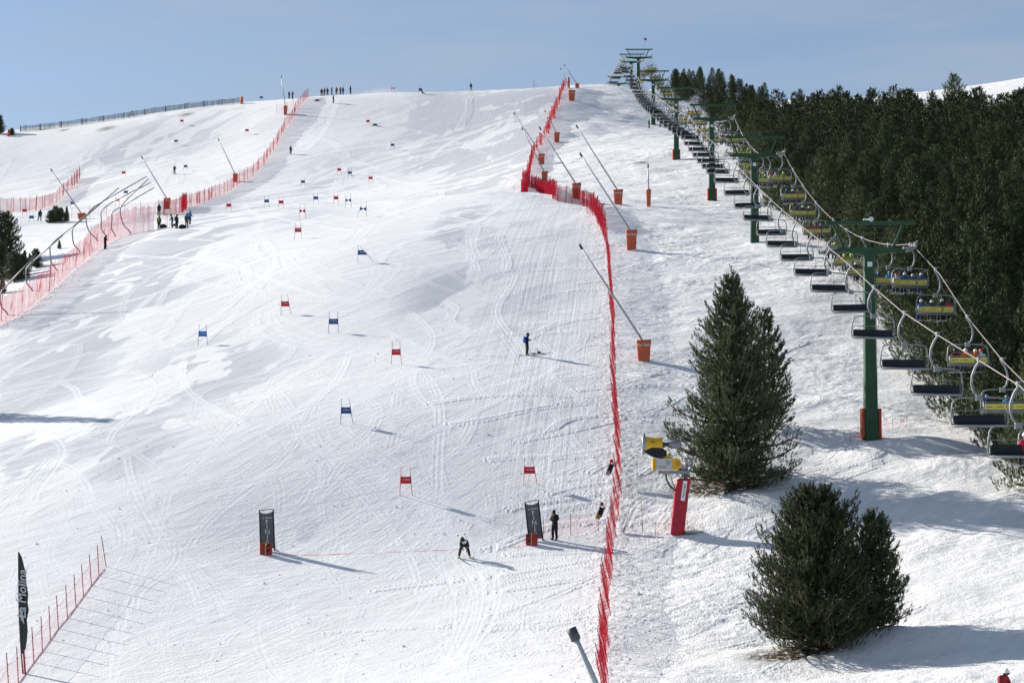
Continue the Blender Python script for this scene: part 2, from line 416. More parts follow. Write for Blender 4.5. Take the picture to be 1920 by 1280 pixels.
    dz = dz + off * (Y < 330) * (0.055 * vnoise(X / .9, Y / .55, 92) + 0.03 * vnoise(X / .35, Y / .3, 93)) * (0.5 + 0.5 * vnoise(X / 6, Y / 6, 94))
    Z = Z + dz
    # bare needles under the two big pines
    for (tx, ty, rx_, ry_) in [(1360, 912, 3.2, 1.3), (1500, 1222, 2.4, 1.0)]:
        g = G(tx, ty); dirt = np.maximum(dirt, np.clip(1.6 - np.sqrt(((X - g.x) / rx_) ** 2 + ((Y - g.y) / ry_) ** 2) * 1.1, 0, 1))
    for (tx, ty, r_) in [(201, 241, 1.0), (120, 244, .6), (1205, 305, 0.6), (350, 215, .8), (80, 243, .7)]:
        g = G(tx, ty); dirt = np.maximum(dirt, np.clip(1.0 - np.sqrt(((X - g.x) / (3 * r_)) ** 2 + ((Y - g.y) / (3 * r_)) ** 2), 0, 1) * .8)
    dens = np.clip(0.55 + 0.6 * fbm(X / 14, Y / 22, 2, 70), 0.1, 1.2)
    dens = dens * (1 - 0.5 * comb)
    nv = n_r * n_c
    co = np.empty((nv, 3), np.float32); co[:, 0] = X.ravel(); co[:, 1] = Y.ravel(); co[:, 2] = Z.ravel()
    idx = np.arange(nv, dtype=np.int32).reshape(n_r, n_c)
    f = np.stack([idx[:-1, :-1], idx[:-1, 1:], idx[1:, 1:], idx[1:, :-1]], -1).reshape(-1)
    me = bpy.data.meshes.new("snow_slope")
    me.vertices.add(nv); me.vertices.foreach_set('co', co.ravel())
    nf = len(f) // 4
    me.loops.add(nf * 4); me.loops.foreach_set('vertex_index', f)
    me.polygons.add(nf); me.polygons.foreach_set('loop_start', np.arange(0, nf * 4, 4, dtype=np.int32)); 
    me.update(calc_edges=True)
    me.shade_smooth()
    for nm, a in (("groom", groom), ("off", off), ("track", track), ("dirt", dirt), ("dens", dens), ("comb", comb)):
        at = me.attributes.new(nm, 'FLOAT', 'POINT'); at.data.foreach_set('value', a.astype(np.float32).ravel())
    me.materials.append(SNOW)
    o = bpy.data.objects.new("snow_slope", me); COL.objects.link(o)
    o['kind'] = 'structure'; o['label'] = 'snow covered ski slope rising to the ridge'
    return o
import time as _t
_t0 = _t.time()
TERRAIN = build_terrain()
print("terrain", len(TERRAIN.data.vertices), _t.time() - _t0)

# ------------------------------------------------------------------ mesh building helpers
def prop(o, label=None, cat=None, group=None, kind=None):
    if label: o['label'] = label
    if cat: o['category'] = cat
    if group: o['group'] = group
    if kind: o['kind'] = kind
    return o
class MB:
    """collects shapes and links them as one mesh object"""
    def __init__(s): s.v = []; s.f = []; s.m = []; s.uv = []
    def add(s, vs, fs, mi=0, uvs=None):
        b = len(s.v); s.v += [tuple(v) for v in vs]
        for k, f in enumerate(fs):
            s.f.append(tuple(b + i for i in f)); s.m.append(mi); s.uv.append(uvs[k] if uvs else None)
        return s
    def box(s, c, size, rot=None, mi=0, taper=1.0, shift=(0, 0)):
        x, y, z = [k / 2 for k in size]; vs = []
        for dz in (-1, 1):
            t = taper if dz > 0 else 1; sx, sy = shift if dz > 0 else (0, 0)
            for dx, dy in ((-1, -1), (1, -1), (1, 1), (-1, 1)):
                v = Vector((dx * x * t + sx, dy * y * t + sy, dz * z))
                if rot is not None: v = rot @ v
                vs.append(v + Vector(c))
        return s.add(vs, [(0, 3, 2, 1), (4, 5, 6, 7), (0, 1, 5, 4), (1, 2, 6, 5), (2, 3, 7, 6), (3, 0, 4, 7)], mi)
    def rbox(s, c, size, r, rot=None, mi=0, n=3):
        """box with edges rounded in plan and slightly domed ends"""
        x, y, z = [k / 2 for k in size]; r = min(r, x * .98, y * .98)
        ring = []
        for cx, cy, a0 in ((x - r, y - r, 0), (-x + r, y - r, 90), (-x + r, -y + r, 180), (x - r, -y + r, 270)):
            for k in range(n + 1):
                a = math.radians(a0 + 90 * k / n); ring.append((cx + r * math.cos(a), cy + r * math.sin(a)))
        lv = [(-z, .94), (-z + r * .4, 1), (z - r * .4, 1), (z, .94)]; vs = []
        for zz, t in lv:
            for a, b in ring:
                v = Vector((a * t, b * t, zz))
                if rot is not None: v = rot @ v
                vs.append(v + Vector(c))
        m = len(ring); fs = []
        for l in range(3):
            for k in range(m): fs.append((l * m + k, l * m + (k + 1) % m, (l + 1) * m + (k + 1) % m, (l + 1) * m + k))
        fs.append(tuple(range(m - 1, -1, -1))); fs.append(tuple(range(3 * m, 4 * m)))
        return s.add(vs, fs, mi)
    def tube(s, path, r, n=8, mi=0, caps=True, flat=1.0):
        path = [Vector(p) for p in path]; k = len(path)
        rs = r if isinstance(r, (list, tuple)) else [r] * k
        vs = []; ref = None
        for i, p in enumerate(path):
            t = (path[min(i + 1, k - 1)] - path[max(i - 1, 0)]).normalized()
            if ref is None:
                ref = Vector((0, 0, 1)) if abs(t.z) < .9 else Vector((1, 0, 0))
            a = t.cross(ref).normalized(); b = a.cross(t).normalized(); ref = b
            for j in range(n):
                q = 2 * math.pi * j / n + math.pi / n
                vs.append(p + a * (math.cos(q) * rs[i]) + b * (math.sin(q) * rs[i] * flat))
        fs = [(i * n + j, i * n + (j + 1) % n, (i + 1) * n + (j + 1) % n, (i + 1) * n + j) for i in range(k - 1) for j in range(n)]
        if caps: fs += [tuple(range(n - 1, -1, -1)), tuple(range((k - 1) * n, k * n))]
        return s.add(vs, fs, mi)
    def lathe(s, prof, axis_o=(0, 0, 0), axis=(0, 0, 1), n=16, mi=0, caps=True):
        ax = Vector(axis).normalized(); ref = Vector((0, 0, 1)) if abs(ax.z) < .9 else Vector((1, 0, 0))
        a = ax.cross(ref).normalized(); b = ax.cross(a).normalized(); vs = []
        for r, h in prof:
            for j in range(n):
                q = 2 * math.pi * j / n
                vs.append(Vector(axis_o) + ax * h + a * (r * math.cos(q)) + b * (r * math.sin(q)))
        k = len(prof)
        fs = [(i * n + j, i * n + (j + 1) % n, (i + 1) * n + (j + 1) % n, (i + 1) * n + j) for i in range(k - 1) for j in range(n)]
        if caps: fs += [tuple(range(n - 1, -1, -1)), tuple(range((k - 1) * n, k * n))]
        return s.add(vs, fs, mi)
    def ellip(s, c, r, n=10, m=7, mi=0, rot=None, half=False):
        vs = []
        for i in range(m + 1):
            th = math.pi * (i / m) * (0.5 if half else 1)
            for j in range(n):
                q = 2 * math.pi * j / n
                v = Vector((r[0] * math.sin(th) * math.cos(q), r[1] * math.sin(th) * math.sin(q), r[2] * math.cos(th)))
                if rot is not None: v = rot @ v
                vs.append(v + Vector(c))
        fs = [(i * n + j, (i + 1) * n + j, (i + 1) * n + (j + 1) % n, i * n + (j + 1) % n) for i in range(m) for j in range(n)]
        if half: fs.append(tuple(range(m * n, (m + 1) * n)))
        return s.add(vs, fs, mi)
    def mesh(s, name, mats, smooth=False):
        me = bpy.data.meshes.new(name); me.from_pydata(s.v, [], s.f)
        mats = mats if isinstance(mats, (list, tuple)) else [mats]
        for m in mats: me.materials.append(m)
        me.polygons.foreach_set('material_index', s.m)
        if any(u for u in s.uv):
            ul = me.uv_layers.new(name='UVMap'); k = 0
            for f, u in zip(s.f, s.uv):
                for j in range(len(f)):
                    ul.data[k].uv = u[j] if u else (0, 0); k += 1
        if smooth: me.shade_smooth()
        else: me.shade_flat()
        me.update(); return me
    def build(s, name, mats, parent=None, smooth=False, loc=None, rot=None):
        return link(name, s.mesh(name, mats, smooth), parent, loc, rot)
def link(name, me, parent=None, loc=None, rot=None):
    o = bpy.data.objects.new(name, me); COL.objects.link(o)
    if parent is not None: o.parent = parent
    if loc is not None: o.location = loc
    if rot is not None: o.rotation_euler = rot
    return o
def empty(name, loc, rz=0.0, scale=1.0):
    e = bpy.data.objects.new(name, None); COL.objects.link(e); e.location = loc; e.rotation_euler = (0, 0, rz); e.scale = (scale,) * 3
    e.empty_display_size = 0.3
    return e
def copy_tree(o, parent=None):
    c = o.copy(); COL.objects.link(c); c.parent = parent
    for ch in list(o.children): copy_tree(ch, c)
    return c
def ordn(n):
    w = ['zeroth', 'first', 'second', 'third', 'fourth', 'fifth', 'sixth', 'seventh', 'eighth', 'ninth', 'tenth', 'eleventh', 'twelfth']
    if n < len(w): return w[n]
    return f"{n}{'th' if 10 <= n % 100 <= 20 else {1:'st',2:'nd',3:'rd'}.get(n % 10,'th')}"
_TXT = {}
def text_mesh(s, size=1.0, shear=0.0, extrude=0.003):
    """letters as real thin geometry, centred, in the XZ plane facing -Y"""
    key = (s, size, shear)
    if key in _TXT: return _TXT[key]
    cu = bpy.data.curves.new("letters", 'FONT'); cu.body = s; cu.size = size; cu.shear = shear; cu.extrude = extrude; cu.offset = size * .012
    cu.align_x = 'CENTER'; cu.align_y = 'CENTER'; cu.resolution_u = 3
    ob = bpy.data.objects.new("letters", cu); COL.objects.link(ob)
    dg = bpy.context.evaluated_depsgraph_get()
    me = bpy.data.meshes.new_from_object(ob.evaluated_get(dg))
    bpy.data.objects.remove(ob)
    me.transform(Matrix.Rotation(math.pi / 2, 4, 'X')); me.name = "lettering"
    _TXT[key] = me
    return me
def lettering(s, size, m, parent, loc, rot=(0, 0, 0), shear=0.0):
    me = text_mesh(s, size, shear).copy(); me.materials.clear(); me.materials.append(m)
    return link('lettering', me, parent, loc, rot)

M_GALV = mat('galvanised_steel', (0.22, 0.23, 0.25, 1), 0.5, 0.35, 0.12, 3)
M_TUBE = mat('grey_tube', (0.22, 0.235, 0.25, 1), 0.5, 0.4, 0.1, 5)
M_DARK = mat('dark_padding', (0.012, 0.016, 0.022, 1), 0.55, 0, 0.15, 3)
M_LANCE = mat('lance_aluminium', (0.42, 0.44, 0.46, 1), 0.45, 0.2, 0.1, 3)
M_DGREY = mat('dark_grey_metal', (0.07, 0.075, 0.08, 1), 0.5, 0.4)
M_GREEN = mat('tower_green', (0.034, 0.082, 0.045, 1), 0.6, 0, 0.14, 1.2, 0, 0.25)
M_YEL = mat('yellow_panel', (0.52, 0.46, 0.10, 1), 0.55, 0, 0.06, 2)
M_CANY = mat('cannon_yellow', (0.62, 0.37, 0.012, 1), 0.45, 0, 0.08, 2)
M_WHITE = mat('white_paint', (0.75, 0.76, 0.77, 1), 0.5, 0, 0.05, 3)
M_ORANGE = mat('orange_pad', (0.52, 0.115, 0.05, 1), 0.65, 0, 0.14, 2.2, 0.02)
M_PADRED = mat('crimson_pad', (0.36, 0.008, 0.028, 1), 0.5, 0, 0.15, 2.0, 0.03)
M_RED = mat('red_plastic', (0.27, 0.014, 0.022, 1), 0.5, 0, 0.08, 3)
M_BLUE = mat('blue_cloth', (0.02, 0.07, 0.25, 1), 0.7, 0, 0.1, 3)
M_NAVY = mat('navy_cloth', (0.035, 0.085, 0.24, 1), 0.7, 0, 0.1, 3)
M_GATERED = mat('gate_red_cloth', (0.55, 0.015, 0.03, 1), 0.7, 0, 0.1, 3)
M_ROPE = mat('steel_rope', (0.26, 0.225, 0.225, 1), 0.6, 0.0, 0.2, 6)
M_WOOD = mat('weathered_wood', (0.09, 0.075, 0.055, 1), 0.9, 0, 0.3, 4)
M_BAMBOO = mat('bamboo', (0.40, 0.30, 0.12, 1), 0.7)
M_BLACK = mat('black_cloth', (0.008, 0.009, 0.012, 1), 0.7, 0, 0.2, 3)
M_GREENPL = mat('green_plastic', (0.05, 0.35, 0.08, 1), 0.5)
NET_RED = netmat('red_netting', '#a01c32', 0.33)
NET_DEEP = netmat('deep_red_netting', '#9c1a2c', 0.5)
NET_LINE = netmat('folded_red_netting', '#9c1a2c', 0.24)
NET_PALE = netmat('pale_red_netting', '#b82038', 0.09)
NET_TALL = netmat('tall_netting', '#a82440', 0.36)
NET_GREY = netmat('grey_netting', '#555a5c', 0.5)

# ------------------------------------------------------------------ pines
def needle_mat(name, c1, c2):
    m = bpy.data.materials.new(name); m.use_nodes = True; nt = m.node_tree; b = nt.nodes['Principled BSDF']
    b.inputs['Roughness'].default_value = 0.75; b.inputs['Specular IOR Level'].default_value = 0.12
    t = nt.nodes.new('ShaderNodeTexCoord'); n = nt.nodes.new('ShaderNodeTexNoise'); n.inputs['Scale'].default_value = 1.6; n.inputs['Detail'].default_value = 6
    oi = nt.nodes.new('ShaderNodeObjectInfo'); cr = nt.nodes.new('ShaderNodeMixRGB'); cr.inputs[1].default_value = c1; cr.inputs[2].default_value = c2
    mr = nt.nodes.new('ShaderNodeMapRange'); mr.inputs['From Min'].default_value = 0.3; mr.inputs['From Max'].default_value = 0.7
    nt.links.new(t.outputs['Object'], n.inputs['Vector']); nt.links.new(n.outputs[0], mr.inputs['Value']); nt.links.new(mr.outputs[0], cr.inputs[0])
    hs = nt.nodes.new('ShaderNodeHueSaturation'); m2 = nt.nodes.new('ShaderNodeMapRange'); m2.inputs['To Min'].default_value = 0.72; m2.inputs['To Max'].default_value = 1.3
    m3 = nt.nodes.new('ShaderNodeMath'); m3.operation = 'FRACT'; m4 = nt.nodes.new('ShaderNodeMath'); m4.operation = 'MULTIPLY'; m4.inputs[1].default_value = 7.3
    m5 = nt.nodes.new('ShaderNodeMapRange'); m5.inputs['To Min'].default_value = 0.485; m5.inputs['To Max'].default_value = 0.515
    nt.links.new(oi.outputs['Random'], m2.inputs['Value']); nt.links.new(oi.outputs['Random'], m4.inputs[0]); nt.links.new(m4.outputs[0], m3.inputs[0]); nt.links.new(m3.outputs[0], m5.inputs['Value'])
    nt.links.new(m2.outputs[0], hs.inputs['Value']); nt.links.new(m5.outputs[0], hs.inputs['Hue'])
    nt.links.new(cr.outputs[0], hs.inputs['Color']); nt.links.new(hs.outputs[0], b.inputs['Base Color'])
    return m
M_NEED = needle_mat('pine_needles', (0.042, 0.060, 0.029, 1), (0.115, 0.138, 0.066, 1))
M_BARK = mat('pine_bark', (0.10, 0.08, 0.065, 1), 0.9, 0, 0.3, 6, 0.02)

def tuft_arrays(pos, dr, ln, rad, K, rs, wf=0.34):
    """needle tufts: K thin blades spreading round each shoot"""
    n = len(pos)
    ref = np.where(np.abs(dr[:, 2:3]) < 0.9, np.array([[0, 0, 1.0]]), np.array([[1.0, 0, 0]]))
    a = np.cross(dr, ref); a /= np.linalg.norm(a, axis=1, keepdims=True); b = np.cross(dr, a)
    ph = rs.uniform(0, 2 * np.pi, (n, K)) ; al = rs.uniform(0.0, 0.72, (n, K)); tip = rs.uniform(0.18, 0.42, (n, K)); rr = rs.uniform(0.6, 1.1, (n, K))
    rad_dir = a[:, None] * np.cos(ph)[..., None] + b[:, None] * np.sin(ph)[..., None]
    side = -a[:, None] * np.sin(ph)[..., None] + b[:, None] * np.cos(ph)[..., None]
    base = pos[:, None] + dr[:, None] * (al * ln[:, None])[..., None]
    wd = (rad[:, None] * wf)[..., None]
    p0 = base - side * wd; p1 = base + side * wd
    p2 = base + dr[:, None] * (tip * ln[:, None])[..., None] + rad_dir * (rr * rad[:, None])[..., None]
    return np.stack([p0, p1, p2], 2).reshape(-1, 3)
def tri_mesh(name, V, mtl):
    me = bpy.data.meshes.new(name); nv = len(V)
    me.vertices.add(nv); me.vertices.foreach_set('co', V.astype(np.float32).ravel())
    me.loops.add(nv); me.loops.foreach_set('vertex_index', np.arange(nv, dtype=np.int32))
    me.polygons.add(nv // 3); me.polygons.foreach_set('loop_start', np.arange(0, nv, 3, dtype=np.int32))
    me.update(calc_edges=True); me.materials.append(mtl); me.shade_flat()
    return me
def pine_meshes(seed, h, R, nb, tl, K=8, shape=0.8, low=0.06, rag=0.35, lean=0.0, sub=5, tier=0, wf=0.34):
    """trunk mesh and crown mesh (limbs + needles) of a mountain pine"""
    rs = np.random.RandomState(seed); rd = random.Random(seed)
    tr = MB(); pth = [Vector((lean * (z ** 2), 0.06 * math.sin(z * 5 + seed), z * h)) for z in np.linspace(-0.06, 0.97, 9)]
    rb = 0.018 * h + 0.04
    tr.tube(pth, [rb * (1 - .93 * i / 8) for i in range(9)], 7)
    pos = []; dirs = []; lens = []; limb = MB()
    for i in range(nb):
        t = low + (0.97 - low) * (i + rd.random()) / nb
        if tier: t = low + (math.floor((t - low) / tier) + rd.random() * .35) * tier
        t = max(low, min(.97, t)) ** 0.95
        prof = (1 - t) ** shape * (1 if t > 0.22 else 0.78 + t)
        L = R * prof * rd.uniform(1 - rag, 1.0 + rag * 0.35) + 0.12
        if rd.random() < .07: L *= 1.22
        az = i * 2.399 + rd.uniform(-.5, .5)
        z0 = t * h * 0.97; base = Vector((lean * t * t, 0, z0))
        out = Vector((math.cos(az), math.sin(az), 0))
        rise = rd.uniform(-0.14, 0.14) + 0.42 * t - (0.16 if t < .25 else 0)
        n = 7; q = []
        for k in range(n):
            s = k / (n - 1)
            q.append(base + out * (L * s) + Vector((0, 0, L * (rise * s + 0.27 * s * s * s))))
        limb.tube(q, [0.012 * h * (1 - t) * (1 - .85 * k / (n - 1)) + 0.012 for k in range(n)], 4, 0)
        m = max(3, int(L / tl * sub))
        for k in range(m):
            s = 0.18 + 0.82 * (k + rd.random()) / m
            fi = s * (n - 1); a = min(int(fi), n - 2); p = q[a].lerp(q[a + 1], fi - a)
            spread = L * 0.30 * math.sin(min(1, s * 1.1) * math.pi * 0.78 + .35) + 0.05
            lat = Vector((-out.y, out.x, 0)) * rd.gauss(0, spread * .62)
            p = p + lat + Vector((0, 0, rd.gauss(0, L * .05 + tl * .25)))
            d = (out * rd.uniform(0.1, 0.75) + lat.normalized() * rd.uniform(0, 0.5) + Vector((0, 0, rd.uniform(0.5, 1.2)))).normalized()
            pos.append(p); dirs.append(d); lens.append(tl * rd.uniform(0.7, 1.35))
        pos.append(q[-1]); dirs.append((out * .35 + Vector((0, 0, 1))).normalized()); lens.append(tl * 1.5)
        pos.append(q[-2]); dirs.append((out * .6 + Vector((0, 0, 1))).normalized()); lens.append(tl * 1.4)
    for k in range(14):
        z = h * (0.9 + .1 * k / 13); pos.append(Vector((lean + rd.gauss(0, .03 * h * (1.02 - z / h) * 3), rd.gauss(0, .05), z - tl * .6))); dirs.append(Vector((rd.gauss(0, .3), rd.gauss(0, .3), 1)).normalized()); lens.append(tl * 1.1)
    pos = np.array([tuple(p) for p in pos]); dirs = np.array([tuple(d) for d in dirs]); lens = np.array(lens)
    V = tuft_arrays(pos, dirs, lens, lens * 0.34, K, rs, wf)
    crown = tri_mesh('crown', V, M_NEED)
    return tr.mesh('trunk', M_BARK, True), crown, limb.mesh('limbs', M_BARK, True)
def pine(name, label, base, meshes, rz=0, scale=(1, 1, 1), cat='pine', group=None, limbs=True):
    e = empty(name, base, rz); e.scale = scale
    link('trunk', meshes[0], e); link('crown', meshes[1], e)
    if limbs: link('limb', meshes[2], e)['label'] = 'bare grey limbs among the needles'
    return prop(e, label, cat, group)

# ------------------------------------------------------------------ people
def glove_mesh(m):
    b = MB(); b.ellip((0, 0, -0.045), (0.038, 0.022, 0.055), 8, 5)
    for k, (x, l) in enumerate(((-.028, .075), (-.010, .085), (.010, .08), (.028, .062))):
        b.tube([(x, 0, -.08), (x * 1.15, -.012, -.08 - l * .5), (x * 1.1, -.04, -.08 - l * .85)], [.012, .011, .008], 5)
    b.tube([(-.034, -.005, -.03), (-.055, -.018, -.055), (-.05, -.035, -.085)], [.014, .012, .009], 5)
    return b.mesh('glove', m, True)
POSES = {}
def body_joints(pose):
    # x right of the viewer, -y towards the viewer (the way the figure faces), z up
    J = dict(pelvis=(0, 0, .95), spine=(0, .01, 1.14), chest=(0, .015, 1.34), neck=(0, 0, 1.50), head=(0, -.015, 1.62), top=(0, -.01, 1.74),
             hipL=(-.10, 0, .90), kneeL=(-.12, -.03, .50), ankL=(-.13, .02, .10), toeL=(-.15, -.15, .045),
             hipR=(.10, 0, .90), kneeR=(.12, -.03, .50), ankR=(.13, .02, .10), toeR=(.15, -.15, .045),
             shL=(-.19, .01, 1.42), elL=(-.25, .03, 1.15), wrL=(-.25, -.06, .92),
             shR=(.19, .01, 1.42), elR=(.25, .03, 1.15), wrR=(.25, -.06, .92))
    if pose == 'phone':
        J.update(elL=(-.24, -.02, 1.17), wrL=(-.10, -.26, 1.22), elR=(.24, -.02, 1.17), wrR=(.06, -.26, 1.2), head=(0, -.06, 1.60), top=(0, -.09, 1.71), neck=(0, -.01, 1.5))
    if pose == 'lean':
        J.update(pelvis=(0, .06, .93), chest=(0, -.05, 1.32), spine=(0, .02, 1.12), neck=(0, -.12, 1.46), head=(0, -.18, 1.56), top=(0, -.2, 1.67), shL=(-.19, -.06, 1.39), shR=(.19, -.06, 1.39),
                 elL=(-.26, -.14, 1.14), wrL=(-.22, -.3, 1.02), elR=(.26, -.14, 1.14), wrR=(.22, -.3, 1.02), kneeL=(-.12, -.08, .52), kneeR=(.12, -.08, .52))
    if pose == 'walk':
        J.update(kneeL=(-.11, -.16, .52), ankL=(-.11, -.18, .12), toeL=(-.11, -.36, .07), kneeR=(.11, .02, .5), ankR=(.11, .24, .13), toeR=(.11, .10, .045), wrL=(-.27, .08, .95), wrR=(.26, -.2, 1.0), elL=(-.26, .12, 1.16))
    if pose == 'wide':
        J.update(kneeR=(.24, -.05, .5), ankR=(.34, 0, .10), toeR=(.44, -.12, .045), hipR=(.11, 0, .9))
    if pose == 'tuck':
        J.update(pelvis=(0, .22, .80), spine=(0, .05, .93), chest=(-.03, -.16, 1.03), neck=(-.08, -.32, 1.08), head=(-.14, -.42, 1.12), top=(-.17, -.49, 1.21),
                 hipL=(-.12, .2, .76), kneeL=(-.24, -.10, .50), ankL=(-.30, .06, .13), toeL=(-.32, -.12, .07),
                 hipR=(.12, .2, .76), kneeR=(.26, -.10, .50), ankR=(.34, .02, .13), toeR=(.37, -.15, .07),
                 shL=(-.20, -.18, 1.02), elL=(-.25, -.30, .80), wrL=(-.12, -.38, .62), shR=(.15, -.16, 1.05), elR=(.24, -.3, .78), wrR=(.14, -.36, .50))
    if pose == 'gs':
        J.update(pelvis=(0.1, .15, .62), spine=(0.02, .05, .76), chest=(-.12, -.10, .92), neck=(-.25, -.22, 1.02), head=(-.33, -.3, 1.1), top=(-.38, -.34, 1.2),
                 hipL=(0, .15, .58), kneeL=(.1, -.15, .48), ankL=(.38, .0, .15), toeL=(.4, -.15, .1), hipR=(.2, .15, .56), kneeR=(.42, -.1, .36), ankR=(.72, .05, .12), toeR=(.76, -.1, .07),
                 shL=(-.28, -.1, .92), elL=(-.44, -.3, .74), wrL=(-.42, -.46, .62), shR=(0, -.1, 1.04), elR=(.2, -.28, .96), wrR=(.22, -.48, .9))
    if pose == 'sit':
        J = dict(pelvis=(0, 0, .12), spine=(0, .03, .30), chest=(0, .02, .50), neck=(0, -.02, .66), head=(0, -.04, .78), top=(0, -.04, .90),
                 hipL=(-.10, -.02, .10), kneeL=(-.12, -.46, .08), ankL=(-.12, -.50, -.34), toeL=(-.12, -.68, -.38), hipR=(.10, -.02, .10), kneeR=(.12, -.46, .08), ankR=(.12, -.50, -.34), toeR=(.12, -.68, -.38),
                 shL=(-.20, 0, .58), elL=(-.26, -.10, .32), wrL=(-.18, -.34, .26), shR=(.20, 0, .58), elR=(.26, -.10, .32), wrR=(.18, -.34, .26))
    return {k: Vector(v) for k, v in J.items()}
RAD = dict(pelvis=.185, spine=.18, chest=.20, neck=.07, head=.095, top=.075, hipL=.125, kneeL=.095, ankL=.08, toeL=.055, hipR=.125, kneeR=.095, ankR=.08, toeR=.055,
           shL=.10, elL=.08, wrL=.055, shR=.10, elR=.08, wrR=.055)
BONES = [('pelvis', 'spine', 't'), ('spine', 'chest', 't'), ('chest', 'neck', 't'), ('neck', 'head', 'h'), ('head', 'top', 'h'),
         ('pelvis', 'hipL', 'l'), ('hipL', 'kneeL', 'l'), ('kneeL', 'ankL', 'l'), ('ankL', 'toeL', 'b'), ('pelvis', 'hipR', 'l'), ('hipR', 'kneeR', 'l'), ('kneeR', 'ankR', 'l'), ('ankR', 'toeR', 'b'),
         ('chest', 'shL', 't'), ('shL', 'elL', 't'), ('elL', 'wrL', 't'), ('chest', 'shR', 't'), ('shR', 'elR', 't'), ('elR', 'wrR', 't')]
_SK = {}
def body_geo(pose):
    if pose in _SK: return _SK[pose]
    J = body_joints(pose); names = list(J)
    me = bpy.data.meshes.new('tmp'); me.from_pydata([tuple(J[k]) for k in names], [(names.index(a), names.index(b)) for a, b, _ in BONES], [])
    ob = bpy.data.objects.new('tmp', me); COL.objects.link(ob)
    md = ob.modifiers.new('s', 'SKIN')
    for i, k in enumerate(names):
        r = RAD[k]; sv = me.skin_vertices[0].data[i]
        sv.radius = (r, r * (.72 if k in ('pelvis', 'spine', 'chest') else 1)); sv.use_root = (k == 'pelvis')
    sb = ob.modifiers.new('u', 'SUBSURF'); sb.levels = 1; sb.render_levels = 1
    dg = bpy.context.evaluated_depsgraph_get(); e = ob.evaluated_get(dg).to_mesh()
    V = [v.co.copy() for v in e.vertices]; Fs = [tuple(p.vertices) for p in e.polygons]; tags = []
    for p in e.polygons:
        c = p.center; best = None
        for a, b, t in BONES:
            A, B = J[a], J[b]; ab = B - A; s = max(0, min(1, (c - A).dot(ab) / ab.length_squared)); d = (c - A - ab * s).length - (RAD[a] * (1 - s) + RAD[b] * s)
            if best is None or d < best[0]: best = (d, t, c)
        t = best[1]
        if t == 'l' and (c - J['pelvis']).length < .1: t = 't'
        if t == 'h' and c.z < J['neck'].z + 0.0: t = 't'
        tags.append('tlhb'.index(t))
    bpy.data.objects.remove(ob)
    _SK[pose] = (J, V, Fs, tags)
    return _SK[pose]
def cmat(hexc, kind='cloth'):
    return mat(kind + '_' + hexc, '#' + hexc, 0.75 if kind == 'cloth' else 0.35, 0, 0.12 if kind == 'cloth' else 0, 6)
_PM = {}
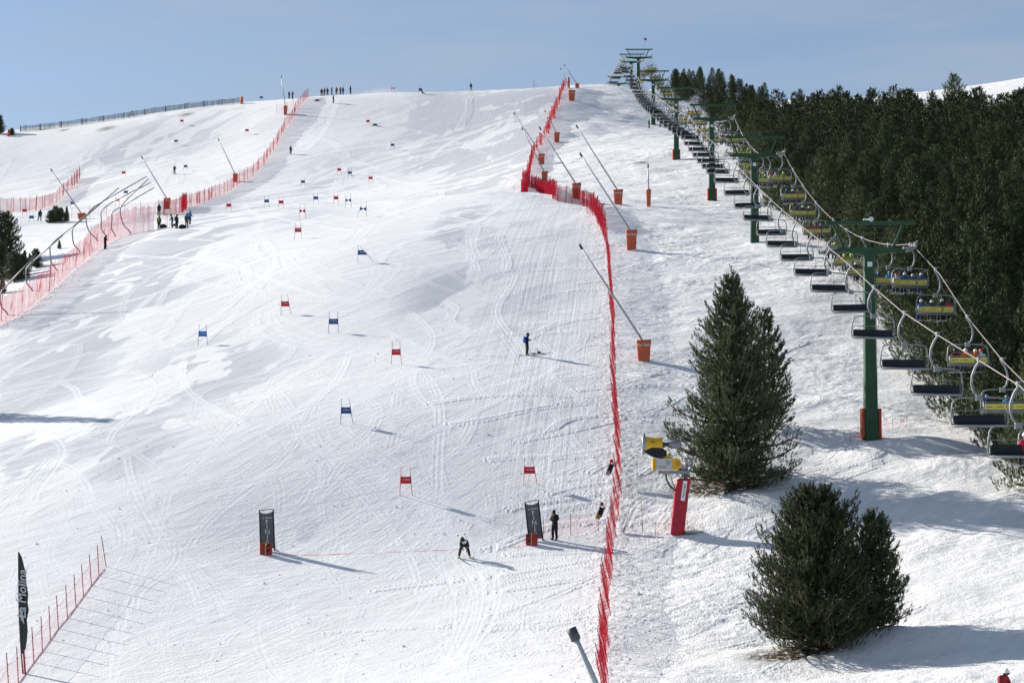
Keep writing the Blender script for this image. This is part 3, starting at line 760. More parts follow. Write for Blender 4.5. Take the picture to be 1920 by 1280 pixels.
def person_meshes(pose, jacket, trousers, boots, head, hat, skis=None, helmet=True, pack=None, bib=None):
    key = (pose, jacket, trousers, boots, head, hat, skis, helmet, pack, bib)
    if key in _PM: return _PM[key]
    J, V, Fs, tags = body_geo(pose)
    out = []
    me = bpy.data.meshes.new('body'); me.from_pydata(V, [], Fs)
    for c in (jacket, trousers, head, boots): me.materials.append(cmat(c))
    me.polygons.foreach_set('material_index', tags); me.shade_smooth(); out.append(('body', me, None, None))
    up = (J['top'] - J['head']).normalized(); fw = Vector((0, -1, 0)); q = up.to_track_quat('Z', 'Y')
    hb = MB(); hc = J['head'].lerp(J['top'], .45)
    R = q.to_matrix()
    if helmet: hb.ellip(hc + up * .0, (.128, .145, .15), 12, 6, 0, R, True); hb.ellip(hc, (.126, .14, .06), 12, 6, 0, R)
    else: hb.ellip(hc, (.112, .12, .14), 10, 6, 0, R, True); hb.ellip(hc + up * .15, (.03, .03, .03), 6, 4, 0)
    out.append(('helmet' if helmet else 'hat', hb.mesh('helmet' if helmet else 'hat', cmat(hat, 'gloss' if helmet else 'cloth'), True), None, None))
    g = MB(); right = up.cross(fw).normalized(); f2 = right.cross(up).normalized() * 1
    if f2.y > 0: f2 = -f2
    g.box(hc - up * .045 + f2 * .112, (.16, .05, .06), R); out.append(('goggles', g.mesh('goggles', M_BLACK), None, None))
    fm = MB(); fm.ellip(hc - up * .095 + f2 * .095, (.05, .03, .05), 6, 4); fm.box(hc - up * .075 + f2 * .125, (.022, .03, .04)); out.append(('face', fm.mesh('face', cmat('b98a70'), True), None, None))
    gl = _PM.setdefault(('glove',), glove_mesh(M_BLACK))
    for w, e in (('wrL', 'elL'), ('wrR', 'elR')):
        d = (J[w] - J[e]).normalized()
        out.append(('glove', gl, J[w] - d * .01, (-d).to_track_quat('Z', 'Y').to_euler()))
    if skis:
        for a, t in (('ankL', 'toeL'), ('ankR', 'toeR')):
            f = (J[t] - J[a]); f.z = 0; f.normalize(); s = MB()
            z = J[t].z - .045; c = J[a].lerp(J[t], .4); sd = Vector((-f.y, f.x, 0)); pts_ = []
            fr = [(-.8, .0, .045), (-.4, .0, .038), (0, 0, .034), (.45, .0, .042), (.72, .015, .048), (.84, .07, .03), (.9, .12, .008)]
            if pose == 'sit': sl = 0
            vs = []
            for (l, hh, w) in fr:
                p = Vector((c.x, c.y, 0)) + f * l
                for sg, zz in ((-1, 0), (1, 0), (1, .022), (-1, .022)): vs.append((p.x + sd.x * w * sg, p.y + sd.y * w * sg, z + hh + zz - .012))
            fs = [(i * 4 + j, i * 4 + (j + 1) % 4, i * 4 + 4 + (j + 1) % 4, i * 4 + 4 + j) for i in range(6) for j in range(4)] + [(3, 2, 1, 0), (24, 25, 26, 27)]
            s.add(vs, fs); s.box(Vector((c.x, c.y, z + .03)), (.07, .3, .03), None)
            out.append(('ski', s.mesh('ski', cmat(skis, 'gloss')), None, None))
    if pack:
        b = MB(); c = J['chest'].lerp(J['spine'], .5); b.rbox(c + Vector((0, .2, 0)), (.3, .2, .48), .07)
        out.append(('backpack', b.mesh('backpack', cmat(pack), True), None, None))
    if bib:
        b = MB(); c = J['chest'].lerp(J['spine'], .35) + Vector((0, -.12, .04)); b.ellip(c, (.19, .12, .17), 14, 8)
        out.append(('race_bib', b.mesh('race_bib', cmat(bib), True), None, None))
    _PM[key] = out
    return out
def person(label, loc, meshes, rz=0.0, group=None, scale=1.0, tilt=None):
    e = empty('person', loc, rz, scale)
    if tilt: e.rotation_euler = (tilt[0], tilt[1], rz)
    for nm, me, l, r in meshes: link(nm, me, e, l, r)
    return prop(e, label, 'person', group)

# ------------------------------------------------------------------ chairlift
def ik(tab, Y):
    a = np.array(tab); return float(np.interp(Y, a[:, 0], a[:, 1]))
TOW = [(1633, 826, 461, 134), (1415, 458, 286, 200), (1335, 374, 219, 260), (1268, 298, 183, 318), (1225, 247, 148, 392), (1197, 175, 106, 436), (1184, 176, 114, 474), (1160, 185, 155, 512)]
GAUGE = 3.05
tw = []
for px_, pb, ph_, Yt in TOW:
    b = P(px_, pb, Yt); t = P(px_, ph_, Yt)
    tw.append((b.x, Yt, Hs(b.x, Yt), t.z))
SWAP = {}
def rope_tab(side):
    t = []
    if side < 0: pre = [(1980, 792, 74.5), (1912, 723, 80.5), (1830, 672, 88.5), (1755, 626, 96.5), (1690, 583, 105), (1635, 536, 114.5), (1593, 497, 125)]
    else: pre = [(2200, 900, 82), (2050, 815, 94), (1940, 736, 104), (1880, 676, 110.7), (1815, 596, 119.3), (1762, 514, 128)]
    qs = [P(*a) for a in pre]; d0 = (qs[0] - qs[1]) / (qs[1].y - qs[0].y); t.append((qs[0].y - 40, qs[0].x + d0.x * 10, qs[0].z + d0.z * 22))
    for q in qs: t.append((q.y, q.x, q.z))
    for i, (x, y, g, z) in enumerate(tw):
        t.append((y, x + side * GAUGE, z + 0.12))
        if i < len(tw) - 1:
            x2, y2, g2, z2 = tw[i + 1]; sag = (0.5 if side < 0 else 2.9) * ((y2 - y) / 66.0) ** 2
            for k in range(1, 12):
                f = k / 12; t.append((y + (y2 - y) * f, x + (x2 - x) * f + side * GAUGE, z + .12 + (z2 - z) * f - sag * 4 * f * (1 - f)))
    x, y, g, z = tw[-1]; t.append((y + 60, x + side * GAUGE, z - 5))
    return np.array(t)
ROPE = {s: rope_tab(s) for s in (-1, 1)}
def rope_at(side, Y):
    r = ROPE[side]; return Vector((float(np.interp(Y, r[:, 0], r[:, 1])), Y, float(np.interp(Y, r[:, 0], r[:, 2]))))
for s in (-1, 1):
    m = MB(); m.tube([(a[1], a[0], a[2]) for a in ROPE[s]], 0.032, 6)
    prop(m.build('haul_rope', M_ROPE, None, True), 'pale steel haul rope on the %s side, carrying %s' % (('left', 'the empty dark seats') if s < 0 else ('right', 'the yellow backed chairs')), 'cable', 'haul ropes of the chairlift')

def make_tower(i, x, y, g, z, label):
    e = empty('lift_tower', (x, y, g)); hgt = z - g; c = 'green'
    m = MB(); w0 = 0.62 if i == 0 else 0.58
    m.tube([(0, 0, -1.5), (0, 0, hgt * .35), (0, 0, hgt - .6)], [w0 + .06, w0 * .9, w0 * .72], 4 if i < 99 else 10)
    o = m.build('mast', M_GREEN, e); 
    m = MB()     # crossarm: deep box in the middle tapering to the ends
    xs = [(-2.55, .12), (-1.5, .16), (-.6, .27), (0, .34), (.6, .27), (1.5, .16), (2.55, .12)]
    vs = []
    for xx, hh in xs:
        for a, b in ((-.22, -hh * 1.25), (.22, -hh * 1.25), (.22, .15), (-.22, .15)): vs.append((xx, a, hgt - .28 + b))
    fs = [(k * 4 + j, k * 4 + (j + 1) % 4, k * 4 + 4 + (j + 1) % 4, k * 4 + 4 + j) for k in range(6) for j in range(4)] + [(3, 2, 1, 0), (24, 25, 26, 27)]
    m.add(vs, fs); m.build('crossarm', M_GREEN, e)
    ub = MB(); ub.box((.15, 0, hgt + 1.62), (6.3, .2, .24)); ub.box((.1, 0, hgt + 1.30), (4.2, .05, .05)); ub.build('upper_beam', M_GREEN, e)
    for sg in (-1, 1):
        st = MB(); st.tube([(sg * 1.75, 0, hgt - .1), (sg * 2.45, 0, hgt + 1.5)], [.13, .11], 4); st.build('strut', M_GREEN, e)
        sh = MB(); sh.box((sg * GAUGE - sg * .35, 0, hgt - .22), (.8, 1.9, .14)); sh.box((sg * GAUGE, 0, hgt - .1), (.07, 3.4, .18))
        for k in range(6):
            yy = -1.45 + k * .58; sh.lathe([(.02, -.06), (.2, -.06), (.15, 0), (.2, .06), (.02, .06)], (sg * GAUGE, yy, hgt - .10), (1, 0, 0), 10)
        sh.box((sg * GAUGE + .16, 0, hgt + .2), (.05, 2.6, .05)); sh.tube([(sg * GAUGE + .1, -1.2, hgt - .1), (sg * GAUGE + .16, -1.2, hgt + .2)], .03, 4); sh.tube([(sg * GAUGE + .1, 1.2, hgt - .1), (sg * GAUGE + .16, 1.2, hgt + .2)], .03, 4)
        sh.build('sheave_train', M_TUBE, e)
    cw = MB()
    for xx in (-1.3, -.35, .4, 1.5, 2.0):
        cw.tube([(xx, -.3, hgt - .1), (xx, -.3, hgt + .85)], .022, 4)
    cw.box((0.1, -.3, hgt + .85), (3.8, .03, .03)); cw.build('work_platform_rail', M_GREEN, e)
    sg_ = MB(); sg_.box((0, -.5, hgt - 1.35), (.34, .03, .34)); sg_.build('number_plate', M_WHITE, e)
    ld = MB()
    for sx in (-.16, .16): ld.box((w0 * .75, sx, hgt * .5), (.03, .03, hgt * .86), None)
    for k in range(int(hgt * .86 / .35)): ld.box((w0 * .75, 0, hgt * .08 + k * .35), (.03, .32, .03))
    ld.build('ladder', M_GREEN, e)
    if i in (0, 2, 3):
        for sx in (-1, 1):
            pd = MB(); pd.rbox((sx * (w0 * .95), -.05, .8 if i else 1.05), (.2, .85, 2.1 if i == 0 else 1.7), .06)
            pd.build('foot_pad', mat('worn_orange_pad', (.42, .07, .03, 1), .7, 0, .25, 3, .04), e, True)
    if i == 0:
        sp = MB(); sp.lathe([(.02, 0), (.16, .06), (.17, .16), (.02, .2)], (.15, -.25, hgt + 1.84), (0, -1, 0), 14); sp.box((-.1, -.2, hgt + 1.84), (.5, .1, .1)); sp.build('loudspeaker', M_WHITE, e)
    return prop(e, label, 'lift tower', 'green towers of the chairlift')
TL = ['nearest green lift tower with orange pads at its foot', 'second green lift tower up the slope, snow at its bare foot', 'third green lift tower, beside the forest edge with a red foot pad',
      'fourth green lift tower, below the small knoll with pines', 'fifth green lift tower, last one standing wholly below the ridge', 'tallest looking green lift tower standing against the sky on the ridge',
      'green lift tower just left of and behind the highest crossbeam', 'farthest lift tower, sunk behind the snowy ridge at left']
for i, (x, y, g, z) in enumerate(tw): make_tower(i, x, y, g, z, TL[i])
# dark loudspeaker and cable box on the second mast
x, y, g, z = tw[1]
m = MB(); m.rbox((0, 0, 0), (.62, .3, .95), .06); e = empty('loudspeaker_box', (x, y - .62, g + 5.7)); m.build('cabinet', M_BLACK, e, True)
m = MB(); m.tube([(-.3, -.17, .25), (0, -.2, .1), (.3, -.17, .25)], .05, 6); m.tube([(0, -.2, .12), (0, -.19, -.15)], .05, 6); m.build('bracket', M_WHITE, e)
prop(e, 'black box with white bracket fixed to the second lift mast', 'loudspeaker')
# sagging service cable between the first tower's ends
# ---- chairs
SEATW = 2.45
def make_chair(side):
    e = empty('chairlift_chair', (0, 0, 0)); yb = 1 if side < 0 else -1      # direction of the backrest (towards the camera for uphill chairs)
    # uphill chair: we see its back; downhill chair: it faces us
    f = 1 if side < 0 else -1        # y of the back: +1 away from camera for chairs facing the camera
    inn = 1 if side < 0 else -1
    m = MB(); m.tube([(0, 0, 0), (inn * .02, 0, -.12), (inn * -.14, 0, -.35), (inn * -.30, 0, -.75), (inn * -.33, 0, -1.15), (inn * -.22, 0, -1.5), (0, 0, -1.68), (.0, 0, -1.72)], [.045, .055, .06, .06, .06, .06, .06, .06], 8)
    m.build('hanger_arm', M_GALV, e, True)
    m = MB(); m.box((0, 0, .04), (.1, .55, .12)); m.box((.06, 0, .1), (.2, .3, .06)); m.build('rope_grip', M_GALV, e)
    m = MB(); m.box((0, 0, -1.74), (.3, .24, .26)); m.build('centre_bracket', M_TUBE, e)
    h = SEATW / 2; m = MB()
    for sg in (-1, 1):
        m.tube([(sg * .1, 0, -1.72), (sg * (h - .35), 0, -1.74), (sg * (h - .12), .0, -1.80), (sg * h, 0, -1.98), (sg * (h + .06), f * .02, -2.45), (sg * (h + .08), f * .1, -2.75), (sg * (h + .02), f * .12, -2.98), (sg * (h - .1), -f * .1, -3.06)], .036, 6)
        m.tube([(sg * (h - .04), f * .18, -2.55), (sg * (h - .02), f * .12, -3.0), (sg * (h - .04), -f * .35, -3.04)], .028, 6)
    m.tube([(-h, f * .05, -3.06), (h, f * .05, -3.06)], .03, 6)
    m.build('frame', M_TUBE, e, True)
    m = MB(); m.rbox((0, -f * .13, -3.0), (SEATW - .12, .5, .1), .06); m.build('seat', M_DARK if side < 0 else M_DARK, e, True)
    m = MB(); m.rbox((0, f * .18, -2.76), (SEATW - .14, .1, .46), .04, Matrix.Rotation(-f * .12, 3, 'X')); m.build('backrest', M_DARK, e, True)
    if side < 0:
        m = MB(); m.tube([(-h + .02, -f * .40, -3.04), (h - .02, -f * .40, -3.04)], .045, 8); m.build('seat_rail', M_TUBE, e, True)
        m = MB(); m.tube([(-h, f * .1, -2.62), (-h + .02, -f * .02, -2.33), (h - .02, -f * .02, -2.33), (h, f * .1, -2.62)], .018, 5)
        for xx in (-.62, 0.02, .66):
            m.tube([(xx, -f * .02, -2.25), (xx, -f * .02, -2.42)], .016, 4)
        m.tube([(.3, -f * .02, -1.85), (.3, -f * .02, -2.5)], .02, 5)
        m.build('safety_bar', M_TUBE, e, True)
    else:
        m = MB(); m.box((0, f * .255, -2.73), (SEATW - .18, .02, .34), Matrix.Rotation(-f * .12, 3, 'X')); p = m.build('advert_panel', M_YEL, e)
        m = MB()
        for xx, w, hh in ((-.86, .34, .05), (-.22, .36, .035), (-.22, .36, .035), (.88, .36, .04)):
            m.box((xx, f * .275, -2.73), (w, .004, hh), None)
        m.box((-.5, f * .275, -2.73), (.01, .004, .3)); m.box((.12, f * .275, -2.73), (.01, .004, .3))
        m.box((.42, f * .277, -2.64), (.22, .004, .05)); m.box((.40, f * .277, -2.72), (.07, .004, .16), Matrix.Rotation(.3, 3, 'Y')); m.box((.49, f * .277, -2.74), (.18, .004, .035)); m.box((.42, f * .277, -2.82), (.2, .004, .035), Matrix.Rotation(-.3, 3, 'Y'))
        m.build('lettering', mat('panel_print', (.12, .11, .05, 1), .6), p)  # printed marks: plain bars, dividers and logo strokes, no actual letters
        m = MB(); m.tube([(-h, f * .1, -2.5), (-h + .1, f * .24, -2.47), (h - .1, f * .24, -2.47), (h, f * .1, -2.5)], .024, 5); m.tube([(-h + .02, f * .27, -2.98), (h - .02, f * .27, -2.98)], .04, 6)
        for xx in (-h + .05, h - .05): m.tube([(xx, f * .27, -2.5), (xx, f * .27, -2.98)], .04, 6)
        m.tube([(0, f * .29, -2.9), (0, f * .28, -3.0)], .02, 4); m.build('back_rail', M_TUBE, e, True)
        m = MB(); m.tube([(-h + .1, -f * .2, -1.78), (-h + .35, -f * .5, -2.2), (h - .35, -f * .5, -2.2), (h - .1, -f * .2, -1.78)], .018, 5); m.build('safety_bar', M_TUBE, e, True)
    return e
PROTO = {-1: make_chair(-1), 1: make_chair(1)}
LEFTX = [1910, 1836, 1758, 1697, 1639, 1595, 1556, 1523, 1493, 1467, 1446, 1421, 1401, 1381, 1363, 1346]
RIGHTX = [1955, 1880, 1815, 1755, 1707, 1666, 1617, 1588, 1562, 1530, 1506, 1487, 1462, 1440]
def depth_for(side, px_):
    lo, hi = 60., 500.
    for _ in range(40):
        mid = (lo + hi) / 2; r = rope_at(side, mid); q = proj(r.x, r.y, r.z - 2.7)
        if q[0] > px_: lo = mid
        else: hi = mid
    return (lo + hi) / 2
rnd = random.Random(11)
CHAIRS = {}
for side, xs, gap in ((-1, LEFTX, 7.9), (1, RIGHTX, 8.6)):
    ys = [depth_for(side, x) for x in xs]
    while ys[-1] < 520: ys.append(ys[-1] + gap * (1 + .1 * rnd.uniform(-1, 1)))
    CHAIRS[side] = []
    for k, Yc in enumerate(ys):
        e = PROTO[side] if k == 0 else copy_tree(PROTO[side])
        r = rope_at(side, Yc); e.location = r; e.rotation_euler = (0, rnd.uniform(-.02, .02), rnd.uniform(-.05, .05))
        kk = k + 1
        if side < 0:
            if k == 0: lb = 'dark four seat chair at the right edge carrying one skier in red'
            else: lb = f"empty dark chair on the left rope, {ordn(kk)} one up from the bottom"
        else:
            lb = f"yellow backed chair on the right rope, {ordn(kk)} one up from the bottom" if kk > 1 else 'yellow backed chair cut off by the right edge of the photo'
        prop(e, lb, 'lift chair', 'empty chairs coming down' if side < 0 else 'yellow backed chairs going up')
        CHAIRS[side].append(e)
# ---- riders
def rider(jk, tr, hat, helmet=True, skis='50565c'): return person_meshes('sit', jk, tr, '3a3d40', jk, hat, skis, helmet)
RC = [('1c4580', '16315c', 'a8aeb4', 'blue'), ('14181f', '14181f', 'b8bcc0', 'black'), ('b01c28', '20242a', '30343a', 'red'), ('d9661c', '2a2c30', 'c8ccd0', 'orange'), ('2f86b8', '1b222c', '5c6670', 'light blue'),
      ('8c9a1c', '2a2e33', 'b8c820', 'lime green'), ('5a1422', '15171c', '22252a', 'maroon'), ('c8ccd2', '2c3036', 'c03020', 'pale grey'), ('20303f', '20303f', '1f4fa0', 'dark blue')]
NEAR = {1: [(8, -.85), (4, .3)], 2: [(6, -.75), (3, -.1), (3, .5), (7, .85)], 3: [(0, -.95), (1, -.25), (1, .45), (2, .85)], 4: [(7, -.95), (0, -.35), (0, .2), (0, .8)], 5: [(4, .1), (8, -.7)], 6: [(1, -.5), (6, .1), (2, .7)],
        7: [(5, -.2), (5, .4)], 8: [(4, -.4), (5, .2), (2, .8)], 9: [(2, -.5), (2, 0), (8, .5)], 10: [(8, -.6), (1, 0), (1, .6)], 11: [(8, -.6), (1, 0), (2, .6)], 12: [(7, -.4), (5, .4)]}
SEATN = {1: ['only'], 2: ['left', 'right'], 3: ['left', 'middle', 'right'], 4: ['leftmost', 'second from left', 'second from right', 'rightmost']}
for k, e in enumerate(CHAIRS[1]):
    if k == 0: continue
    if k in NEAR: rl = NEAR[k]
    else:
        n = rnd.choice([2, 3, 3, 4, 4]) if rnd.random() < .93 else 0
        rl = [(rnd.randrange(len(RC)), x_) for x_ in np.linspace(-.85, .85, n)] if n > 1 else []
    for j, (ci, xo) in enumerate(sorted(rl, key=lambda a: a[1])):
        jk, trr, ht, nm = RC[ci]
        p = person(f"skier in {nm} jacket, {SEATN[len(rl)][j]} rider on the {ordn(k + 1)} yellow backed chair up", e.location + Vector((xo, .12, -2.98)), rider(jk, trr, ht), math.pi + rnd.uniform(-.15, .15), 'skiers riding the lift uphill', rnd.uniform(.92, 1.06))
e = CHAIRS[-1][0]
person('skier in red jacket on the dark chair at the right edge', e.location + Vector((.35, .22, -2.98)), rider('c01c38', '15171c', 'e0e0e0'), math.pi, None)

# flag on the top tower
x, y, g, z = tw[5]
e = empty('flag_pole', (x + 1.4, y, z + 1.75)); m = MB(); m.tube([(0, 0, 0), (0, 0, 2.6)], .03, 5); m.build('pole', M_TUBE, e)
m = MB(); vs = []; 
for a in range(5):
    for b in range(3): vs.append((a * .14, .05 * math.sin(a * 1.6), 2.6 - b * .28 - a * .03))
m.add(vs, [(a * 3 + b, a * 3 + 3 + b, a * 3 + 4 + b, a * 3 + 1 + b) for a in range(4) for b in range(2)]); m.build('flag', M_GATERED, e)
prop(e, 'small red and white flag on a thin pole above the lift', 'flag')

# ------------------------------------------------------------------ snow lances with orange pads
def lance(base, ptop, pbot, tip, width, label, writing=True, thick=.06, pad=True, name='snow_lance', padmat=None, hgt=None):
    """base = pixel of the pad foot; tip = pixel of the nozzle"""
    g = G(base[0], base[1]) if not isinstance(base, Vector) else base
    e = empty(name, g); Y = g.y
    t = P(tip[0], tip[1], Y) - g; pt = P(base[0], ptop, Y) - g if pad else Vector((0, 0, .2))
    w = width * Y / F; hp = max(.9, pt.z) if hgt is None else hgt
    if pad:
        m = MB(); rot = Matrix.Rotation(0, 3, 'Z')
        n = 6; vs = []; lv = [(-.3, .80, 0), (.0, .82, 0), (.25 * hp, .86, .02), (.55 * hp, .92, .02), (.85 * hp, 1.02, .01), (hp, 1.06, 0), (hp + .03, .9, 0)]
        ring = []
        for a in range(16):
            q = 2 * math.pi * a / 16; cc, ss = math.cos(q), math.sin(q)
            ring.append((abs(cc) ** .35 * (1 if cc > 0 else -1), abs(ss) ** .35 * (1 if ss > 0 else -1)))
        for zz, s, bl in lv:
            for a, (rx, ry) in enumerate(ring): vs.append((rx * w / 2 * s + bl * math.sin(a * 2.3 + zz * 3), ry * .34 * s, zz + (.04 * math.sin(a) if zz > hp * .9 else 0)))
        fs = [(l * 16 + k, l * 16 + (k + 1) % 16, (l + 1) * 16 + (k + 1) % 16, (l + 1) * 16 + k) for l in range(6) for k in range(16)] + [tuple(range(96, 112))]
        m.add(vs, fs); pd = m.build('foot_pad', padmat or M_ORANGE, e, True)
        if writing:
            lettering('La Molina', w * .23, M_WHITE, pd, (w * .06, -.352, hp * .76), shear=.25)
            st = MB()
            for k in range(3): st.box((-w * .44 + k * w * .035, -.35, hp * .77), (w * .02, .006, hp * .1), Matrix.Rotation(.55, 3, 'Y'))
            st.build('emblem', M_WHITE, pd)
    top = Vector((0, 0, hp * .9)); d = t - top
    m = MB(); m.tube([(0, 0, -.5), (0, 0, hp * .8), tuple(top + d * .02)], [.11, .11, .09], 8); m.tube([tuple(top), tuple(top + d * .45), tuple(t)], [thick * 1.15, thick, thick * .75], 8)
    m.build('lance_pipe', M_LANCE, e, True)
    m = MB(); dn = d.normalized(); m.tube([tuple(t - dn * .5), tuple(t - dn * .45), tuple(t + dn * .02)], [thick, thick * 1.5, thick * 1.5], 8); m.build('nozzle_head', M_DGREY, e, True)
    m = MB(); sd = dn.cross(Vector((0, 1, 0))).normalized() * .1; m.tube([tuple(top + d * .05 - sd), tuple(top + d * .5 - sd * .8), tuple(t - dn * .6 - sd * .5)], thick * .25, 4); m.build('hose', M_DGREY, e)
    return prop(e, label, 'snow lance', 'snow lances with orange pads')
LN = [((1207, 676), 638, (1086, 458), 27, 'nearest snow lance rising from an orange pad below the big pine level', 1),
      ((1184, 468), 432, (1087, 287), 21, 'snow lance with orange pad right of the red net, second up the slope', 1),
      ((1159, 383), 356, (1080, 235), 18, 'snow lance with orange pad just above the corner of the red net', 1),
      ((1081, 372), 344, (1011, 238), 17, 'snow lance whose orange pad is half hidden by the red net corner', 1),
      ((1021, 342), 322, (978, 239), 12, 'snow lance whose pad top just shows above the left end of the red net corner', 0),
      ((1015, 309), 289, (963, 211), 13, 'snow lance with orange pad standing beside the pale net bend', 1),
      ((1044, 267), 249, (1021, 207), 11, 'snow lance with small orange pad right of the upper red net', 0),
      ((1072, 189), 170, (1050, 128), 13, 'snow lance with tilted orange pad just under the ridge', 1),
      ((1082, 165), 159, (1057, 121), 8, 'thin snow lance standing behind the ridge line', 0),
      ((1216, 388), 356, (1215, 308), 9, 'upright snow lance with narrow orange pad in the open snow', 0),
      ((313, 392), 372, (265, 293), 12, 'snow lance with orange pad behind the group on the flat', 1),
      ((441, 341), 326, (409, 260), 9, 'snow lance with orange pad inside the left boundary net', 0),
      ((535, 215), 199, (527, 142), 7, 'snow lance with orange pad near the top of the left net against the sky', 0),
      ((153, 411), 404, (95, 317), 15, 'snow lance with orange pad behind the small pines at left', 0)]
for b, ptop, tip, w, lb, wr in LN:
    lance(b, ptop, None, tip, w, lb, bool(wr), .072)
for (bx, by, tx_, ty, w, lb) in [(1066, 165, 1065, 146, 5, 'orange padded post beside the top end of the red net'), (453, 195, 453, 182, 5, 'orange padded post at the right end of the ridge fence'), (16, 256, 17, 244, 5, 'orange post behind the small bush on the left skyline')]:
    g = G(bx, by); Y = g.y; hp = max(1.0, (P(tx_, ty, Y) - g).z); e = empty('padded_post', g)
    m = MB(); m.tube([(0, 0, -.3), (0, 0, hp * .6), (0, 0, hp)], [w * Y / F / 2, w * Y / F / 2 * 1.05, w * Y / F / 2 * .9], 10); m.build('foot_pad', M_ORANGE, e, True)
    m = MB(); m.tube([(0, 0, hp), (0, 0, hp + .3)], .05, 6); m.build('post', M_GALV, e); prop(e, lb, 'post')
# the lance that pokes in from below
Yl = 74; b0 = P(1176, 1372, Yl); b0.z = Hs(b0.x, Yl)
lance(b0, None, None, (1071, 1178), 40, 'thick grey snow lance poking up from the bottom edge', False, .14, False)

# ------------------------------------------------------------------ nets and fences
def smooth_path(pp, step):
    """walk a polyline of world points and drop a point every `step` metres"""
    out = [pp[0]]; acc = 0
    L = [0]
    for a, b in zip(pp, pp[1:]): L.append(L[-1] + math.hypot(b.x - a.x, b.y - a.y))
    n = max(2, int(L[-1] / step)); xs = np.interp(np.linspace(0, L[-1], n + 1), L, [p.x for p in pp]); ys = np.interp(np.linspace(0, L[-1], n + 1), L, [p.y for p in pp])
    zs = H(xs, ys)
    return [Vector((a, b, c)) for a, b, c in zip(xs, ys, zs)]
def fence(name, label, cat, pp, step, hgt, netm, polem, group=None, wob=0.12, pole_r=.02, pole_h=None, lift=0.05, sag=.12, seed=1, zig=0.0, fold=0.0, sub=4, pole_lean=.06, poles=True, hfun=None, ragged=0.0, leanx=0.0):
    rd = random.Random(seed); pts_ = smooth_path(pp, step)
    base = pts_[0]; e = empty(name, base)
    n = len(pts_); q = []
    for i, p in enumerate(pts_):
        a = pts_[max(0, i - 1)]; b = pts_[min(n - 1, i + 1)]; t = (b - a); t.z = 0; t.normalize(); nn = Vector((-t.y, t.x, 0))
        off = nn * (zig * (1 if i % 2 else -1) + rd.gauss(0, wob)); x, y = p.x + off.x, p.y + off.y
        g = Vector((x, y, Hs(x, y))); h = hfun(i / (n - 1)) if hfun else hgt
        top = g + Vector((leanx + rd.gauss(0, pole_lean), rd.gauss(0, pole_lean), h * rd.uniform(.95, 1.04)))
        q.append((g, top, nn, h))
    m = MB(); vs = []; rows = 5; uvs = []
    dist = 0; cols = []
    for i in range(n):
        g, t, nn, h = q[i]
        k = sub if i < n - 1 else 1
        for j in range(k):
            f = j / sub; g2, t2 = (q[i + 1][0], q[i + 1][1]) if i < n - 1 else (g, t)
            G_ = g.lerp(g2, f); T_ = g + (t - g) * .93; T2 = g2 + (t2 - g2) * .93; TT = T_.lerp(T2, f) - Vector((0, 0, sag * 4 * f * (1 - f) + ragged * rd.random() * (0 < f)))
            gz = Hs(G_.x, G_.y); G_ = Vector((G_.x, G_.y, gz + lift))
            cols.append((G_, TT, nn, dist + f * (g2 - g).length))
        if i < n - 1: dist += (q[i + 1][0] - g).length
    for c in cols:
        for r in range(rows):
            w = r / (rows - 1); off = c[2] * (fold * rd.gauss(0, 1) * math.sin(w * math.pi))
            vs.append(c[0].lerp(c[1], w) + off - base)
    fs = []; us = []
    for a in range(len(cols) - 1):
        for r in range(rows - 1):
            fs.append((a * rows + r, (a + 1) * rows + r, (a + 1) * rows + r + 1, a * rows + r + 1))
            us.append([(cols[a][3], r * .5), (cols[a + 1][3], r * .5), (cols[a + 1][3], r * .5 + .5), (cols[a][3], r * .5 + .5)])
    m.add(vs, fs, 0, us); m.build('net', netm, e, True)
    if poles:
        for i in range(n):
            g, t, nn, h = q[i]; b = MB(); d = t - g; ph = pole_h or 1.0
            b.tube([tuple(g - base - d * .12), tuple(g - base + d * ph)], pole_r, 5)
            for z in (.3, .75): b.tube([tuple(g - base + d * z), tuple(g - base + d * (z + .025))], pole_r * 2.0, 5)
            b.build('pole', polem, e)
    r = MB(); r.tube([tuple(c[1] - base) for c in cols[::2]] , .008, 3); r.build('edge_cord', polem, e)
    return prop(e, label, cat, group)
def netx(y0, y1, k=24):
    return [Vector((float(np.interp(y, NETX[:, 0], NETX[:, 1])), y, 0)) for y in np.linspace(y0, y1, k)]
fence('safety_net', 'long red net seen nearly end on, running down to the bottom edge', 'safety net', netx(86, 150, 60), 1.5, 1.95, NET_LINE, M_RED, None, .04, .022, seed=3, zig=.07, fold=.11, leanx=-.40, pole_lean=.035, sub=9)
fence('safety_net', 'red net seen end on beside the snow lances, upper half of the straight run', 'safety net', netx(150.8, 221, 60), 1.7, 1.95, NET_LINE, M_RED, None, .05, .022, seed=4, zig=.09, fold=.11, leanx=-.2, pole_lean=.045, sub=8)
lip = [G(1132, 432), G(1120, 405), G(1108, 392), G(1085, 384), G(1040, 377), G(1010, 358), G(984, 347)]
fence('safety_net', 'bright red net fanning along the lip of the steep roll', 'safety net', lip, .9, 2.15, NET_DEEP, M_RED, None, .12, .03, seed=5, zig=.16, fold=.1, pole_lean=.12)
up = [G(984, 340), Vector((1.6, 262, 0)), Vector((2.4, 300, 0)), Vector((3.3, 330, 0)), G(1000, 290), G(1016, 268), G(1030, 240), G(1040, 212), G(1050, 188), G(1058, 166)]
up = [Vector((a.x, a.y, 0)) for a in up]
fence('safety_net', 'red net climbing from the roll to the ridge on the right of the piste', 'safety net', up, 2.6, 2.3, NET_DEEP, M_RED, None, .14, .03, seed=6, zig=.25, fold=.12)
lf = [G(345, 392), G(368, 385), G(400, 372), G(440, 352), G(468, 334), G(492, 312), G(516, 276), G(533, 246), G(552, 215), G(567, 194), G(578, 184)]
